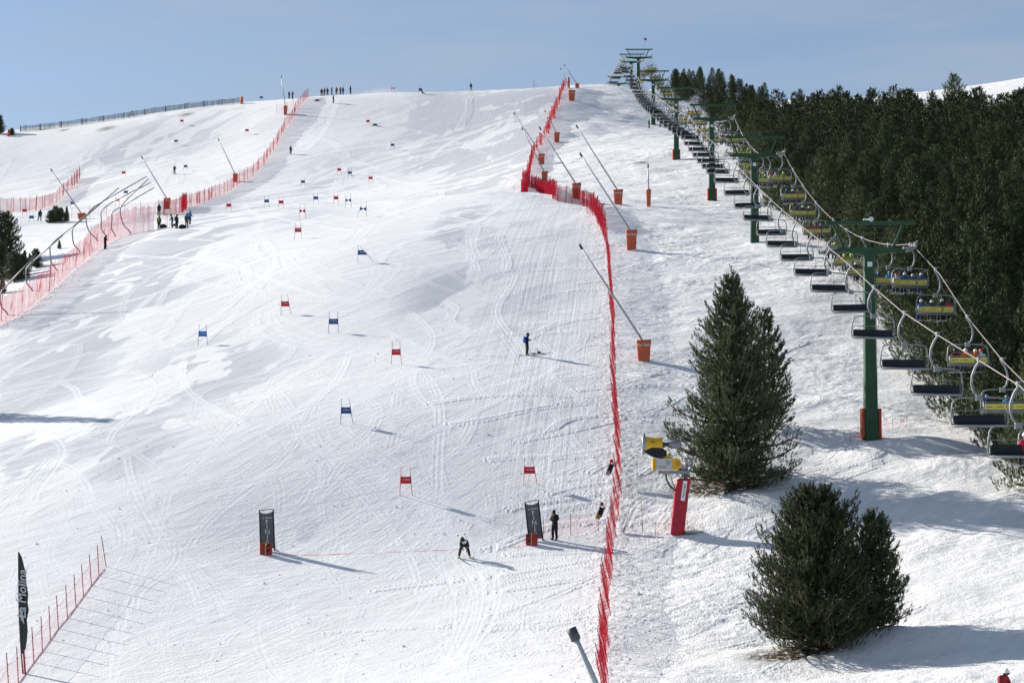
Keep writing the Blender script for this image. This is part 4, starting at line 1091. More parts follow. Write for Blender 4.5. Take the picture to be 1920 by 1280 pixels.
fence('safety_net', 'red net on the left boundary of the piste climbing to the skyline', 'safety net', lf, 2.4, 2.3, NET_RED, M_RED, None, .14, .03, seed=7, zig=.12, fold=.12)
fence('safety_net', 'short dense red net behind the standing group', 'safety net', [G(296, 404), G(318, 404), G(342, 400), G(347, 390)], 1.0, 2.6, NET_DEEP, M_RED, None, .1, .03, seed=8, zig=.2, fold=.1)
fence('safety_net', 'pale red net across the far side of the flat, behind the small pines', 'safety net', [G(135, 410), G(180, 408), G(235, 404), G(292, 402)], 3.2, 2.0, NET_PALE, M_RED, None, .1, .025, seed=9)
fence('safety_net', 'red net bent like a hook below the far left slope', 'safety net', [G(-20, 398), G(20, 398), G(48, 397), G(72, 394), G(92, 389), G(112, 376), G(132, 356), G(151, 334)], 2.2, 2.7, NET_RED, M_RED, None, .12, .035, seed=10, zig=.15, fold=.1)
fence('safety_net', 'faint red net standing left of the skyline lance', 'safety net', [G(519, 213), G(538, 211), G(550, 203)], 3.0, 2.2, NET_PALE, M_RED, None, .1, .025, seed=12)
fence('safety_net', 'low slack net from the right finish banner to the long red net', 'safety net', [G(1018, 1010), G(1048, 1006), G(1085, 1000), G(1122, 996)], 1.7, 1.35, NET_PALE, M_RED, None, .02, .018, seed=13, pole_lean=.03)
fence('safety_net', 'faint pink net bend beside the lance pad above the roll', 'safety net', [G(1024, 300), G(1010, 310), G(992, 312)], 2.4, 2.0, NET_PALE, M_RED, None, .1, .025, seed=14)
# bottom left fence: pole feet read off the photo one by one
LP = [(-16, 1330), (-2, 1306), (17, 1292), (35, 1281), (64, 1241), (80, 1220), (95, 1199), (110, 1178), (127, 1158), (143, 1137), (157, 1117), (172, 1097), (186, 1079), (200, 1062)]
gp = [G(*a) for a in LP]
e = empty('safety_net', gp[0]); base = gp[0]; rd = random.Random(4); tops = []
for i, g in enumerate(gp):
    t = g + Vector((-.13 - .03 * rd.random() - (.2 if i == 13 else 0), rd.gauss(0, .06), 1.78)); tops.append(t)
    b = MB(); b.tube([tuple(g - base - Vector((0, 0, .2))), tuple(t - base)], .024, 6); 
    for z in (.35, .68): b.tube([tuple(g.lerp(t, z) - base), tuple(g.lerp(t, z + .03) - base)], .038, 6)
    b.build('pole', M_RED, e)
vs = []; fs = []; us = []
for i in range(len(gp) - 1):
    for k in range(4):
        f = k / 4; a = gp[i].lerp(gp[i + 1], f); a = Vector((a.x, a.y, Hs(a.x, a.y) + .03)); b_ = gp[i].lerp(tops[i], .66).lerp(gp[i + 1].lerp(tops[i + 1], .66), f) - Vector((0, 0, .03 * 4 * f * (1 - f)))
        vs += [a - base, b_ - base]
n = len(vs) // 2
for k in range(n - 1): fs.append((2 * k, 2 * k + 2, 2 * k + 3, 2 * k + 1)); us.append([(k * .5, 0), (k * .5 + .5, 0), (k * .5 + .5, 1), (k * .5, 1)])
m = MB(); m.add(vs, fs, 0, us); m.build('net', NET_PALE, e, True)
m = MB(); m.tube([tuple(v) for v in vs[1::2]], .006, 4); m.tube([tuple(v) for v in vs[0::2]], .016, 4); m.build('edge_cord', M_RED, e)
prop(e, 'thin red net on evenly spaced poles in the bottom left corner', 'safety net')
# grey fence on the left ridge
rf = [G(a, b) for a, b in ((38, 247), (80, 243), (150, 234), (220, 224), (300, 211), (370, 202), (420, 197), (455, 193))]
e = empty('ridge_fence', rf[0]); base = rf[0]; sp = smooth_path(rf, 4.4); 
def grounded(v, h): return Vector((v.x, v.y, Hs(v.x, v.y) + h))
for i, p in enumerate(sp):
    b = MB(); b.box(tuple(grounded(p, .55) - base), (.16, .16, 1.6)); b.build('post', M_WOOD, e)
m = MB(); vs = []; fs = []; us = []; s2 = smooth_path(rf, 1.1)
for k, p in enumerate(s2): vs += [grounded(p, .05) - base, grounded(p, 1.25 + .1 * math.sin(k * 1.7)) - base]
for k in range(len(s2) - 1): fs.append((2 * k, 2 * k + 2, 2 * k + 3, 2 * k + 1)); us.append([(k, 0), (k + 1, 0), (k + 1, 1), (k, 1)])
m.add(vs, fs, 0, us); m.build('net', NET_GREY, e)
m = MB(); 
for h_ in (.35, .8, 1.2): m.tube([tuple(grounded(p, h_) - base) for p in s2], .022, 4)
m.build('wire', M_DGREY, e)
prop(e, 'grey slatted snow fence on dark posts along the left skyline', 'fence')
for k, (px_, lbl) in enumerate([(247, 'small dark wooden trestle leaning on the ridge fence')]):
    g = G(px_, 220); e = empty('wooden_trestle', g); m = MB()
    m.tube([(-.7, 0, -.1), (0, 0, 1.5)], .06, 4); m.tube([(.7, 0, -.1), (0, 0, 1.5)], .06, 4); m.build('leg', M_WOOD, e); m = MB(); m.box((0, 0, .6), (.9, .06, .1)); m.build('crossbar', M_WOOD, e); prop(e, lbl, 'trestle')

# tall A-net on curved steel masts
AM = [((12, 585), (0, 560), (5, 543), (68, 477)), ((58, 540), (49, 517), (62, 490), (118, 441)), ((104, 502), (94, 474), (110, 446), (197, 374)), ((147, 468), (136, 442), (154, 412), (223, 352)),
      ((180, 447), (162, 418), (178, 386), (275, 331)), ((197, 440), (190, 412), (212, 378), (283, 342)), ((214, 438), (210, 410), (230, 386), (289, 352)), ((243, 434), (226, 402), (240, 372), (279, 335))]
for k, (b, c, d, t) in enumerate(AM):
    g = G(b[0], b[1] + 6); Y = g.y
    pth = [P(b[0] + 4, b[1] + 8, Y), P(b[0], b[1], Y), P((b[0] + c[0]) / 2 - 3, (b[1] + c[1]) / 2 + 3, Y), P(c[0], c[1], Y), P(c[0] + 1, (c[1] + d[1]) / 2, Y), P(d[0], d[1], Y), P((d[0] + t[0]) / 2, (d[1] + t[1]) / 2, Y), P(t[0], t[1], Y)]
    e = empty('net_mast', g); q = [p - g for p in pth]
    def cr_(v, n=4):
        o = []
        for i in range(len(v) - 1):
            p0, p1, p2, p3 = v[max(i - 1, 0)], v[i], v[i + 1], v[min(i + 2, len(v) - 1)]
            for j in range(n):
                f = j / n; o.append(0.5 * ((2 * p1) + (p2 - p0) * f + (2 * p0 - 5 * p1 + 4 * p2 - p3) * f * f + (3 * p1 - p0 - 3 * p2 + p3) * f ** 3))
        return o + [v[-1]]
    cq_ = cr_(q[:6]); m = MB(); m.tube([tuple(v) for v in cq_], [.075] * len(cq_), 8); m.build('curved_foot', M_TUBE, e, True)
    m = MB(); m.tube([tuple(v) for v in q[5:]], [.08, .07, .055], 8); m.build('arm', M_GALV, e, True)
    prop(e, f"tall grey steel mast with curved foot holding the tall pink net, {ordn(k + 1)} from the left", 'net mast', 'curved masts of the tall net')
tall_b = [G(a, b) for a, b in ((-14, 618), (10, 604), (35, 592), (60, 574), (90, 549), (120, 522), (150, 498), (175, 476), (200, 458), (222, 446), (250, 438), (290, 433))]
tall_h = [3.0, 3.0, 3.1, 2.9, 2.8, 2.9, 3.1, 3.4, 3.6, 3.6, 3.9, 3.4]
fence('tall_net', 'tall pink see-through net hanging from the curved masts at left', 'safety net', tall_b, 1.6, 3.1, NET_TALL, M_RED, None, .05, .03, seed=21, fold=.1, poles=False, hfun=lambda f: float(np.interp(f, np.linspace(0, 1, 12), tall_h)), sag=.05, ragged=.35)
for k, (a, b, h_) in enumerate([(2, 602, 4.2), (92, 548, 3.4), (168, 480, 3.2)]):
    g = G(a, b); e = empty('net_pole', g); m = MB(); m.tube([(0, 0, -.2), (.12, 0, h_)], .035, 6); m.build('pole', M_RED, e); m = MB(); m.tube([(.11, 0, h_), (.12, 0, h_ + .08)], .05, 6); m.build('cap', M_RED, e)
    prop(e, ['thin red pole at the left edge propping the tall net', 'thin red pole under the second bend of the tall net', 'thin red pole of the tall net behind the dark standing figure'][k], 'pole')

# ------------------------------------------------------------------ giant slalom gates
M_GPR = mat('gate_pole_red', (.5, .03, .04, 1), .5); M_GPB = mat('gate_pole_blue', (.05, .11, .33, 1), .5)
def gate(px_, py_, colr, style, label, wr=True, lean=(0, 0), far=False):
    g = G(px_, py_); e = empty('slalom_gate', g, 0)
    pm = M_GPR if colr == 'red' else M_GPB; cm = M_GATERED if colr == 'red' else (M_NAVY if style != 'bright' else mat('bright_blue_cloth', (.03, .16, .55, 1), .7))
    r = .02
    L = [(-.40, 0, -.1), (-.32 + lean[0], 0, 1.82)]; R = [(.42, 0, -.1), (.26 + lean[1], 0, 1.85)]
    if style == 'even': L = [(-.42, 0, -.1), (-.36, 0, 1.85)]; R = [(.44, 0, -.1), (.36, 0, 1.85)]
    if style == 'a': L = [(-.36, 0, -.1), (-.30, 0, 1.85)]; R = [(.56, 0, -.1), (.22, 0, 1.85)]
    if style == 'fallen': L = [(-.38, 0, -.1), (-.36, 0, 1.75)]; R = [(1.5, 0, -.02), (1.1, 0, .12), (.6, 0, .75), (-.2, 0, 1.6)]
    if style == 'cross': L = [(-.6, 0, -.1), (-.1, 0, 1.55)]; R = [(.5, 0, -.1), (.5, 0, 1.85)]
    for k, q in enumerate((L, R)):
        m = MB(); m.tube(q, r, 6); m.tube([q[0], tuple(Vector(q[0]).lerp(Vector(q[1]), .12))], r * 1.3, 6, 1); m.build('pole', [pm, M_GREENPL], e, True)
    def at(q, z):
        for a, b in zip(q, q[1:]):
            lo, hi = min(a[2], b[2]), max(a[2], b[2])
            if lo <= z <= hi and hi > lo: return Vector(a).lerp(Vector(b), (z - a[2]) / (b[2] - a[2]))
        return Vector(q[-1])
    zb, zt = .74, 1.24
    c = [at(L, zb), at(R, zb), at(R, zt), at(L, zt)]; vs = []; nx = 8
    for a in range(nx + 1):
        f = a / nx; bow = .05 * math.sin(f * math.pi)
        pinch = (1 - .8 * (1 - abs(2 * f - 1))) if style in ('bow', 'cross') else 1
        for b in (0, .5, 1):
            p = (c[0].lerp(c[1], f)).lerp(c[3].lerp(c[2], f), .5 + (b - .5) * pinch); sagz = -.04 * math.sin(f * math.pi) if b == 1 else .01
            vs.append((p.x, -bow, p.z + sagz))
    fs = [(a * 3 + b, a * 3 + 3 + b, a * 3 + 4 + b, a * 3 + 1 + b) for a in range(nx) for b in range(2)]
    fs2 = []; k = len(vs); vs2 = vs + [(x, y + .012, z) for x, y, z in vs]; fs2 = fs + [tuple(k + i for i in reversed(f)) for f in fs]
    m = MB(); m.add(vs2, fs2); pn = m.build('panel', cm, e, True)
    if wr and not far and style not in ('bow', 'cross'):
        w = (c[1] - c[0]).length
        lettering('La Molina', .125 * w / .72, M_WHITE, pn, ((c[0].x + c[1].x) / 2 + .03, -.062, (zb + zt) / 2 + .03), shear=.2)
    return prop(e, label, 'slalom gate', 'giant slalom gates')
gate(992, 909, 'red', 'a', 'bright red gate beside the right finish banner')
gate(761, 928, 'red', 'n', 'red gate on two splayed poles, lowest gate before the finish line')
gate(648, 795, 'blue', 'a', 'navy gate standing at the bend of the carved racing rut')
gate(743, 683, 'red', 'n', 'red gate left of the man with skis lying beside him')
gate(625, 624, 'blue', 'even', 'navy gate just right of and below the middle red gate')
gate(534, 590, 'red', 'a', 'red gate in the middle of the piste between the two blue gates')
gate(380, 647, 'blue', 'bright', 'bright blue gate alone on the left of the piste')
gate(678, 492, 'blue', 'fallen', 'navy gate with one pole knocked over sideways')
gate(559, 448, 'red', 'n', 'red gate with poles leaning together, right of the standing group')
gate(679, 407, 'blue', 'cross', 'navy gate twisted to a bow with one slanting pole')
gate(567, 411, 'red', 'bow', 'red gate whose panel is twisted like a bow tie')
gate(653, 390, 'blue', 'bow', 'blue gate twisted like a bow tie above the slanting one')
gate(630, 383, 'red', 'n', 'small red gate at the foot of the upper pitch, left of twisted blue', far=True)
gate(592, 383, 'blue', 'n', 'small blue gate at the foot of the upper pitch', far=True)
gate(527, 391, 'red', 'n', 'red gate next to the blue one at the left of the flat', far=True)
gate(500, 389, 'blue', 'n', 'blue gate next to the red one at the left of the flat', far=True)
gate(429, 397, 'red', 'n', 'red gate just below the left boundary net', far=True)
gate(568, 351, 'blue', 'n', 'small blue gate left of the row of three on the upper pitch', far=True)
gate(636, 328, 'red', 'n', 'small red gate, highest of the cluster on the upper pitch', far=True)
gate(656, 334, 'blue', 'n', 'small blue gate between two red ones on the upper pitch', far=True)
gate(695, 344, 'red', 'n', 'small red gate, rightmost of the cluster on the upper pitch', far=True)
gate(736, 281, 'blue', 'n', 'small blue gate alone high on the upper pitch', far=True)
gate(690, 236, 'red', 'n', 'small red gate high under the crest', far=True)
gate(737, 174, 'red', 'bow', 'tiny red gate on the skyline in the blown snow', far=True)
gate(341, 235, 'red', 'n', 'small red gate under the ridge fence on the left slope', far=True)
gate(330, 273, 'blue', 'n', 'small blue gate below the red one on the left slope', far=True)
gate(463, 253, 'red', 'n', 'small red gate left of the skyline lance', far=True)
gate(348, 321, 'blue', 'n', 'small blue gate right of the lone dark skier', far=True)
gate(232, 333, 'red', 'n', 'small red gate in the middle of the left slope', far=True)
gate(236, 370, 'blue', 'n', 'small blue gate behind the steel masts', far=True)
gate(136, 391, 'blue', 'n', 'small blue gate right of the hooked net', far=True)
gate(46, 406, 'red', 'n', 'red gate below the hooked net at far left', far=True)
gate(59, 419, 'blue', 'n', 'blue gate beside the man standing at far left', far=True)
gate(220, 385, 'red', 'n', 'red gate seen through the tops of the masts', far=True)
gate(490, 191, 'blue', 'n', 'tiny blue gate on the left skyline', far=True)
gate(788, 176, 'blue', 'n', 'tiny gate on the crest beside the racer', far=True)

# ------------------------------------------------------------------ finish: banners, timing boxes, line
def banner(bl, label, boxoff, lean):
    g = G(*bl); e = empty('finish_banner', g, 0)
    W2, Ht = .42, 2.45; rot = Matrix.Rotation(math.radians(lean), 3, 'Y') @ Matrix.Rotation(math.radians(-6), 3, 'X')
    def T(x, y, z): return tuple(rot @ Vector((x, y, z)))
    for sx in (-1, 1):
        m = MB(); m.tube([T(sx * W2, 0, -.1), T(sx * W2, 0, Ht)], .045, 6); m.build('side_tube', M_BLACK, e, True)
        m = MB(); m.tube([T(sx * W2, .0, .05), (T(sx * W2, 0, 0)[0] + .25, .8, -.02)], .025, 5); m.build('foot', M_BLACK, e)
    m = MB(); m.tube([T(-W2, 0, Ht), T(W2, 0, Ht + .06)], .025, 6); m.build('top_tube', mat('dull_red_tube', (.2, .03, .04, 1), .5), e)
    vs = []; fs = []; nx = 8; nz_ = 10
    for a in range(nx + 1):
        f = a / nx * 2 - 1
        for b in range(nz_ + 1):
            z = .1 + (Ht - .32 + .0) * b / nz_ + (.13 * (f * f) if b == nz_ else 0); vs.append(T(f * (W2 - .02), -.01 + .03 * math.sin(b * 1.1) * (1 - f * f), z))
    k = len(vs); vs += [(x, y + .012, z) for x, y, z in vs]
    f1 = [(a * (nz_ + 1) + b, (a + 1) * (nz_ + 1) + b, (a + 1) * (nz_ + 1) + b + 1, a * (nz_ + 1) + b + 1) for a in range(nx) for b in range(nz_)]
    m = MB(); m.add(vs, f1 + [tuple(k + i for i in reversed(f)) for f in f1]); sh = m.build('sheet', mat('charcoal_sheet', (.10, .105, .115, 1), .7, 0, .08, 2), e, True)
    wl = mat('pale_print', (.55, .56, .57, 1), .6)
    ex, ez = rot.to_euler().x, rot.to_euler()
    for ch, z in zip('FINISH', (1.70, 1.40, 1.10, .80, .50, .20)):
        lettering(ch, .40, wl, sh, T(.02, -.055, z), tuple(rot.to_euler()))
    lettering('La Molina', .155, wl, sh, T(.04, -.055, 1.98), tuple(rot.to_euler()), .2)
    return prop(e, label, 'banner', 'finish banners'), g
bnr1, g1 = banner((502, 1031), 'charcoal FINISH banner at the left end of the red line', 0, -3.5)
bnr2, g2 = banner((1005, 1013), 'leaning charcoal FINISH banner beside the man in black', 0, -6.5)
for (bx, by, lb, dk) in [(499, 1039, 'red timing box in front of the left finish banner', 1), (997, 1021, 'red timing box in front of the right finish banner', 0)]:
    g = G(bx, by); e = empty('timing_box', g, -.12)
    for sx in (-.19, .18):
        m = MB(); m.rbox((sx, 0, .32), (.36, .30, .72), .05, Matrix.Rotation(.04 * sx * 5, 3, 'Y')); m.build('block', mat('box_red', (.30, .018, .02, 1), .6, 0, .2, 4, .01), e, True)
    m = MB(); m.box((.0, -.17, .35), (.06, .05, .82)); m.build('strap', M_BAMBOO, e)
    for z in (.24, .56):
        m = MB(); m.rbox((-.2 if not dk else .16, -.17, z), (.16, .08, .12), .03); m.build('sensor', M_BLACK, e, True)
    if dk:
        m = MB(); m.ellip((.05, -.19, .62), (.06, .04, .06), 8, 5); m.build('lamp', mat('yellow_lamp', (.7, .5, .02, 1), .4), e, True)
    prop(e, lb, 'timing box', 'timing boxes')
# red line dyed into the snow, worn thin in the middle where racers cross
lm = bpy.data.materials.new('red_dye'); lm.use_nodes = True; nt = lm.node_tree; b = nt.nodes['Principled BSDF']; b.inputs['Base Color'].default_value = (.8, .16, .24, 1); b.inputs['Roughness'].default_value = .8
tn = nt.nodes.new('ShaderNodeNewGeometry'); n1 = nt.nodes.new('ShaderNodeTexNoise'); n1.inputs['Scale'].default_value = 1.3; n1.inputs['Detail'].default_value = 6
mr = nt.nodes.new('ShaderNodeMapRange'); mr.inputs['From Min'].default_value = .38; mr.inputs['From Max'].default_value = .62; mr.inputs['To Min'].default_value = .05; mr.inputs['To Max'].default_value = .6
nt.links.new(tn.outputs['Position'], n1.inputs['Vector']); nt.links.new(n1.outputs[0], mr.inputs['Value']); nt.links.new(mr.outputs[0], b.inputs['Alpha'])
la, lb_ = G(503, 1040), G(990, 1024); vs = []; fs = []
for k in range(160):
    f = k / 159; x = la.x + (lb_.x - la.x) * f; y = la.y + (lb_.y - la.y) * f 
    for d in (-.07, .07): vs.append((x, y + d, Hs(x, y + d) + .012))
fs = [(2 * k, 2 * k + 2, 2 * k + 3, 2 * k + 1) for k in range(159)]
m = MB(); m.add(vs, fs); prop(m.build('finish_line', lm), 'red dyed line across the snow between the two banners', None, None, 'structure')

# feather flag bottom left
Yf = G(38, 1262).y; b0 = P(44, 1262, Yf); b0.z = Hs(b0.x, Yf); e = empty('feather_flag', b0)
def fp(px_, py_): return P(px_, py_, Yf) - b0
m = MB(); m.tube([(0, 0, -.2), tuple(fp(40, 1225)), tuple(fp(35, 1120)), tuple(fp(34, 1034))], [.045, .035, .028, .015], 6); m.build('pole', M_DGREY, e, True)
outl = [(34.5, 1034, 35.5), (34.3, 1045, 42), (34, 1060, 46), (34, 1075, 49), (34, 1095, 49.5), (34, 1112, 52), (34.2, 1130, 51), (34.6, 1143, 54), (35, 1160, 51), (36, 1180, 53), (37, 1200, 51), (38, 1215, 48), (39.5, 1226, 41)]
vs = []; 
for k, (x0, yy, x1) in enumerate(outl):
    for j in range(5):
        f = j / 4; p = fp(x0 + (x1 - x0) * f, yy); vs.append((p.x, .10 * math.sin(k * .9 + f * 3) * f, p.z))
n = len(vs); vs2 = vs + [(x, y + .012, z) for x, y, z in vs]; f1 = [(k * 5 + j, k * 5 + 5 + j, k * 5 + 6 + j, k * 5 + 1 + j) for k in range(12) for j in range(4)]
m = MB(); m.add(vs2, f1 + [tuple(n + i for i in reversed(f)) for f in f1]); fl = m.build('flag', mat('flag_charcoal', (.025, .03, .038, 1), .6, 0, .15, 2), e, True)
c = fp(43, 1113); lettering('La Molina', .62, mat('flag_print', (.42, .44, .47, 1), .6), fl, (c.x, -.13, c.z), (0, -math.pi / 2, 0), .2)
m = MB()
for k in range(3):
    a = fp(38 + k * 2.2, 1140 + k * 2); b_ = fp(41.5 + k * 2.2, 1162 + k * 3); m.tube([(a.x, -.12, a.z), (b_.x, -.12, b_.z)], .045, 4, flat=.3)
m.build('emblem', M_WHITE, fl)
prop(e, 'tall charcoal feather flag with pale lettering at the bottom left', 'flag')
g = G(48, 1262); e = empty('flag_post', g); m = MB(); m.tube([(0, 0, -.2), (-.12, 0, 1.15)], .045, 8); m.build('post', M_RED, e, True); m = MB(); m.tube([(-.11, 0, 1.1), (-.125, 0, 1.2)], .055, 8); m.build('cap', M_RED, e); prop(e, 'short thick red post holding the feather flag', 'post')

# ------------------------------------------------------------------ yellow snow cannon on its padded tower
g = G(1268, 1002); Yg = g.y; e = empty('snow_cannon', g)
def cq(px_, py_, dy=0.0): v = P(px_, py_, Yg) - g; return Vector((v.x, dy, v.z))
m = MB(); m.tube([(.0, 0, -.4), tuple(cq(1275, 950)), tuple(cq(1288, 880))], .14, 10); m.build('mast', M_GALV, e, True)
vs = []; lv = [(1257.5, 1281.5, 1001), (1258.5, 1284, 985), (1260.5, 1285.5, 968), (1262, 1288, 950), (1263.5, 1290, 930), (1266, 1292.5, 912), (1269, 1295, 900), (1272.5, 1294.5, 896.5)]
for k, (a, b, yy) in enumerate(lv):
    A, B = cq(a, yy), cq(b, yy); tb = .04 * math.sin(k * 2.1)
    for fx, dy in ((0, .28), (0, -.28), (.15, -.33 - tb), (.85, -.33 + tb), (1, -.28), (1, .28)):
        p = A.lerp(B, fx); vs.append((p.x, dy, p.z))
fs = [(k * 6 + j, k * 6 + (j + 1) % 6, k * 6 + 6 + (j + 1) % 6, k * 6 + 6 + j) for k in range(7) for j in range(6)] + [tuple(range(42, 48)), (5, 4, 3, 2, 1, 0)]
m = MB(); m.add(vs, fs); pad = m.build('mast_pad', M_PADRED, e, True)
a, b = cq(1284, 901), cq(1279, 938); m = MB(); d = (b - a); cen = (a + b) / 2; m.box((cen.x - .0, -.375, cen.z), (.25, .012, d.length), Matrix.Rotation(math.atan2(-d.x, -d.z) , 3, 'Y')); sticker = m.build('white_label', M_WHITE, pad)
lt = lettering('TechnoAlpin', .17, mat('label_print', (.08, .09, .1, 1), .6), sticker, (cen.x, -.39, cen.z), (0, math.atan2(-d.x, -d.z) - math.pi / 2, 0))
m = MB(); a = cq(1237, 885); b = cq(1290, 884); m.box(tuple((a + b) / 2), ((b - a).x, .5, .16)); m.box(tuple(cq(1262, 885) + Vector((0, -.26, 0))), (1.9, .03, .2)); m.build('slide_rail', M_GALV, e)
m = MB()
for dy in (-.22, .22):
    m.tube([tuple(cq(1290, 888, dy)), tuple(cq(1297, 872, dy)), tuple(cq(1299, 858, dy))], .06, 6); m.tube([tuple(cq(1278, 884, dy)), tuple(cq(1296, 868, dy))], .045, 6); m.tube([tuple(cq(1286, 858, dy)), tuple(cq(1288, 880, dy))], .06, 6)
m.box(tuple(cq(1291.5, 859)), (.62, .55, .12)); m.box(tuple(cq(1297, 863)), (.12, .5, .4)); m.tube([tuple(cq(1289, 864, -.3)), tuple(cq(1296, 876, -.3))], .035, 5)
m.build('pivot_bracket', M_GALV, e)
m = MB(); w_ = (cq(1277, 870) - cq(1223, 870)).x; c0 = cq(1248, 870)   # body box with rounded right end
prof = []; zt, zb = cq(0, 859).z, cq(0, 880.5).z; xr = cq(1276.5, 870).x; xl = cq(1223, 870).x; rr = (zt - zb) / 2
pl = [(xl, zb), (xr - rr, zb)] + [(xr - rr + rr * math.cos(t), (zt + zb) / 2 + rr * math.sin(t)) for t in np.linspace(-math.pi / 2 + .3, math.pi / 2 - .3, 6)] + [(xr - rr, zt), (xl, zt)]
n = len(pl); vs = [(x, -.42, z) for x, z in pl] + [(x, .42, z) for x, z in pl]; fs = [tuple(range(n))[::-1], tuple(range(n, 2 * n))] + [(k, (k + 1) % n, n + (k + 1) % n, n + k) for k in range(n)]
m.add(vs, fs); 
m.box((xl + .02, -.43, (zt + zb) / 2), (.05, .04, zt - zb)); m.box((xl + .18, -.43, (zt + zb) / 2), (.05, .04, zt - zb)); body = m.build('engine_housing', M_CANY, e)
m = MB(); a = cq(1244.5, 869.5); m.rbox((a.x, -.435, a.z), (.98, .03, .66), .014); pnl = m.build('grey_cover', mat('light_grey_cover', (.45, .46, .47, 1), .45), body)
m = MB(); a2 = cq(1252, 867); m.box((a2.x, -.455, a2.z), (.26, .01, .26)); m.build('window_plate', mat('plate_olive', (.30, .32, .24, 1), .5), pnl)
lettering('TechnoAlpin', .10, mat('label_print2', (.1, .1, .1, 1), .6), pnl, (cq(1240, 875).x, -.457, cq(1240, 875).z))
m = MB(); a = cq(1272, 868); m.lathe([(.03, 0), (.17, 0), (.17, .02), (.03, .02)], (a.x - .05, -.43, a.z), (0, -1, 0), 14); m.build('round_cap', mat('orange_cap', (.55, .22, .01, 1), .5), body)
# barrel
A, B = cq(1204.5, 834), cq(1243.5, 833.5); ax = (B - A); L = ax.length; r0 = (cq(0, 819).z - cq(0, 851).z) / 2
m = MB(); m.lathe([(r0 * .94, .02), (r0, .2), (r0 * .92, L * .35), (r0 * .86, L * .7), (r0 * .90, L * .93), (r0 * .86, L * .95), (r0 * .8, L * .9)], tuple(A), tuple(ax), 28, caps=False); brl = m.build('barrel', M_CANY, e, True)
m = MB(); m.lathe([(r0 * .98, .12), (r0 * 1.06, .06), (r0 * 1.06, -.06), (r0 * .96, -.14), (r0 * .9, -.1), (r0 * .9, .1)], tuple(A + ax.normalized() * .08), tuple(ax), 28, caps=False); m.build('nozzle_ring', mat('ring_grey', (.28, .30, .33, 1), .45, .3), brl, True)
m = MB()
for k in range(10):
    q = 2 * math.pi * k / 10; o = A + Vector((.02, math.cos(q) * r0 * .45, math.sin(q) * r0 * .45)); m.box(tuple(o), (.03, .05, r0 * .85), Matrix.Rotation(q - math.pi / 2, 3, 'X'))
m.lathe([(.02, -.05), (.16, -.03), (.16, .1), (.02, .1)], tuple(A), tuple(ax), 12); m.build('fan', M_DGREY, brl)
m = MB(); m.lathe([(r0 * .5, 0), (r0 * .3, .3)], tuple(B - ax.normalized() * .2), tuple(ax), 12); m.build('rear_cone', M_DGREY, e, True)
lettering('T60', .17, mat('label_print3', (.16, .12, .02, 1), .6), brl, (cq(1226, 829).x - .1, -r0 * .93, cq(1226, 829).z), (-.25, 0, 0))
m = MB(); a = cq(1264, 832.5); m.lathe([(.12, -.38), (.26, -.3), (.28, 0), (.26, .28), (.12, .42)], tuple(a), (1, 0, -.06), 14); m.build('motor', M_GALV, e, True)
m = MB(); a = cq(1249, 834); m.tube([tuple(cq(1243, 833)), tuple(cq(1256, 833))], .13, 8); m.build('motor_shaft', M_DGREY, e, True)
# dark cover cloth under barrel
cl = [(1206, 846), (1214, 851), (1228, 858), (1240, 858.5), (1249, 854), (1248, 846), (1243, 841), (1222, 839), (1212, 844)]
vs = [(*cq(a, b).xz,) for a, b in cl]; n = len(vs); V3 = [(x, -.46, z) for x, z in vs] + [(x * .99 , .46, z) for x, z in vs]
m = MB(); m.add(V3, [tuple(range(n)), tuple(range(2 * n - 1, n - 1, -1))] + [(k, (k + 1) % n, n + (k + 1) % n, n + k) for k in range(n)]); m.build('cover_cloth', M_BLACK, e)
m = MB(); V3 = [cq(1236, 860), cq(1243, 852), cq(1252, 852), cq(1262, 860)]; V = [(v.x, -.3, v.z) for v in V3] + [(v.x, .3, v.z) for v in V3]; m.add(V, [(3, 2, 1, 0), (4, 5, 6, 7), (0, 1, 5, 4), (1, 2, 6, 5), (2, 3, 7, 6)]); m.build('swivel_hood', M_CANY, e)
m = MB(); m.tube([tuple(cq(1248, 886, -.1)), tuple(cq(1249, 898, -.15)), tuple(cq(1256, 911, -.2)), tuple(cq(1266, 919, -.25))], .055, 7); m.build('hose', M_BLACK, e, True)
m = MB(); m.tube([tuple(cq(1257, 887, .1)), tuple(cq(1260, 900, .1)), tuple(cq(1267, 918, .1))], .022, 5); m.build('cable', M_BLACK, e, True)
m = MB(); m.tube([tuple(cq(1208.5, 819)), tuple(cq(1208, 812.5))], .045, 6); m.build('sensor', M_BLACK, e)
prop(e, 'yellow fan snow cannon on a crimson padded mast beside the big pine', 'snow cannon')
g = G(1300, 998); e = empty('hydrant_lid', g, .1); m = MB(); m.rbox((0, 0, .05), (1.15, .7, .12), .06); m.build('lid', mat('lid_green', (.25, .32, .28, 1), .6), e, True); m = MB(); m.tube([(-.2, -.2, .11), (-.2, -.2, .17), (.2, -.2, .17), (.2, -.2, .11)], .02, 5); m.build('handle', M_DGREY, e); prop(e, 'low grey green hatch on the snow right of the cannon mast', 'hatch')
for k, (a, b, ta, tb, lb) in enumerate([(1205, 997, 1202, 926, 'thin bamboo pole standing between net and cannon'), (1168, 1000, 1182, 945, 'thin leaning bamboo pole just right of the red net')]):
    g = G(a, b); t = P(ta, tb, g.y) - g; e = empty('bamboo_pole', g); m = MB(); m.tube([(0, 0, -.2), tuple(t)], .018, 5); m.build('cane', M_BAMBOO, e); m = MB(); m.tube([tuple(t * .04), tuple(t * .25)], .024, 5); m.build('dark_tip', M_DGREY, e); prop(e, lb, 'pole')
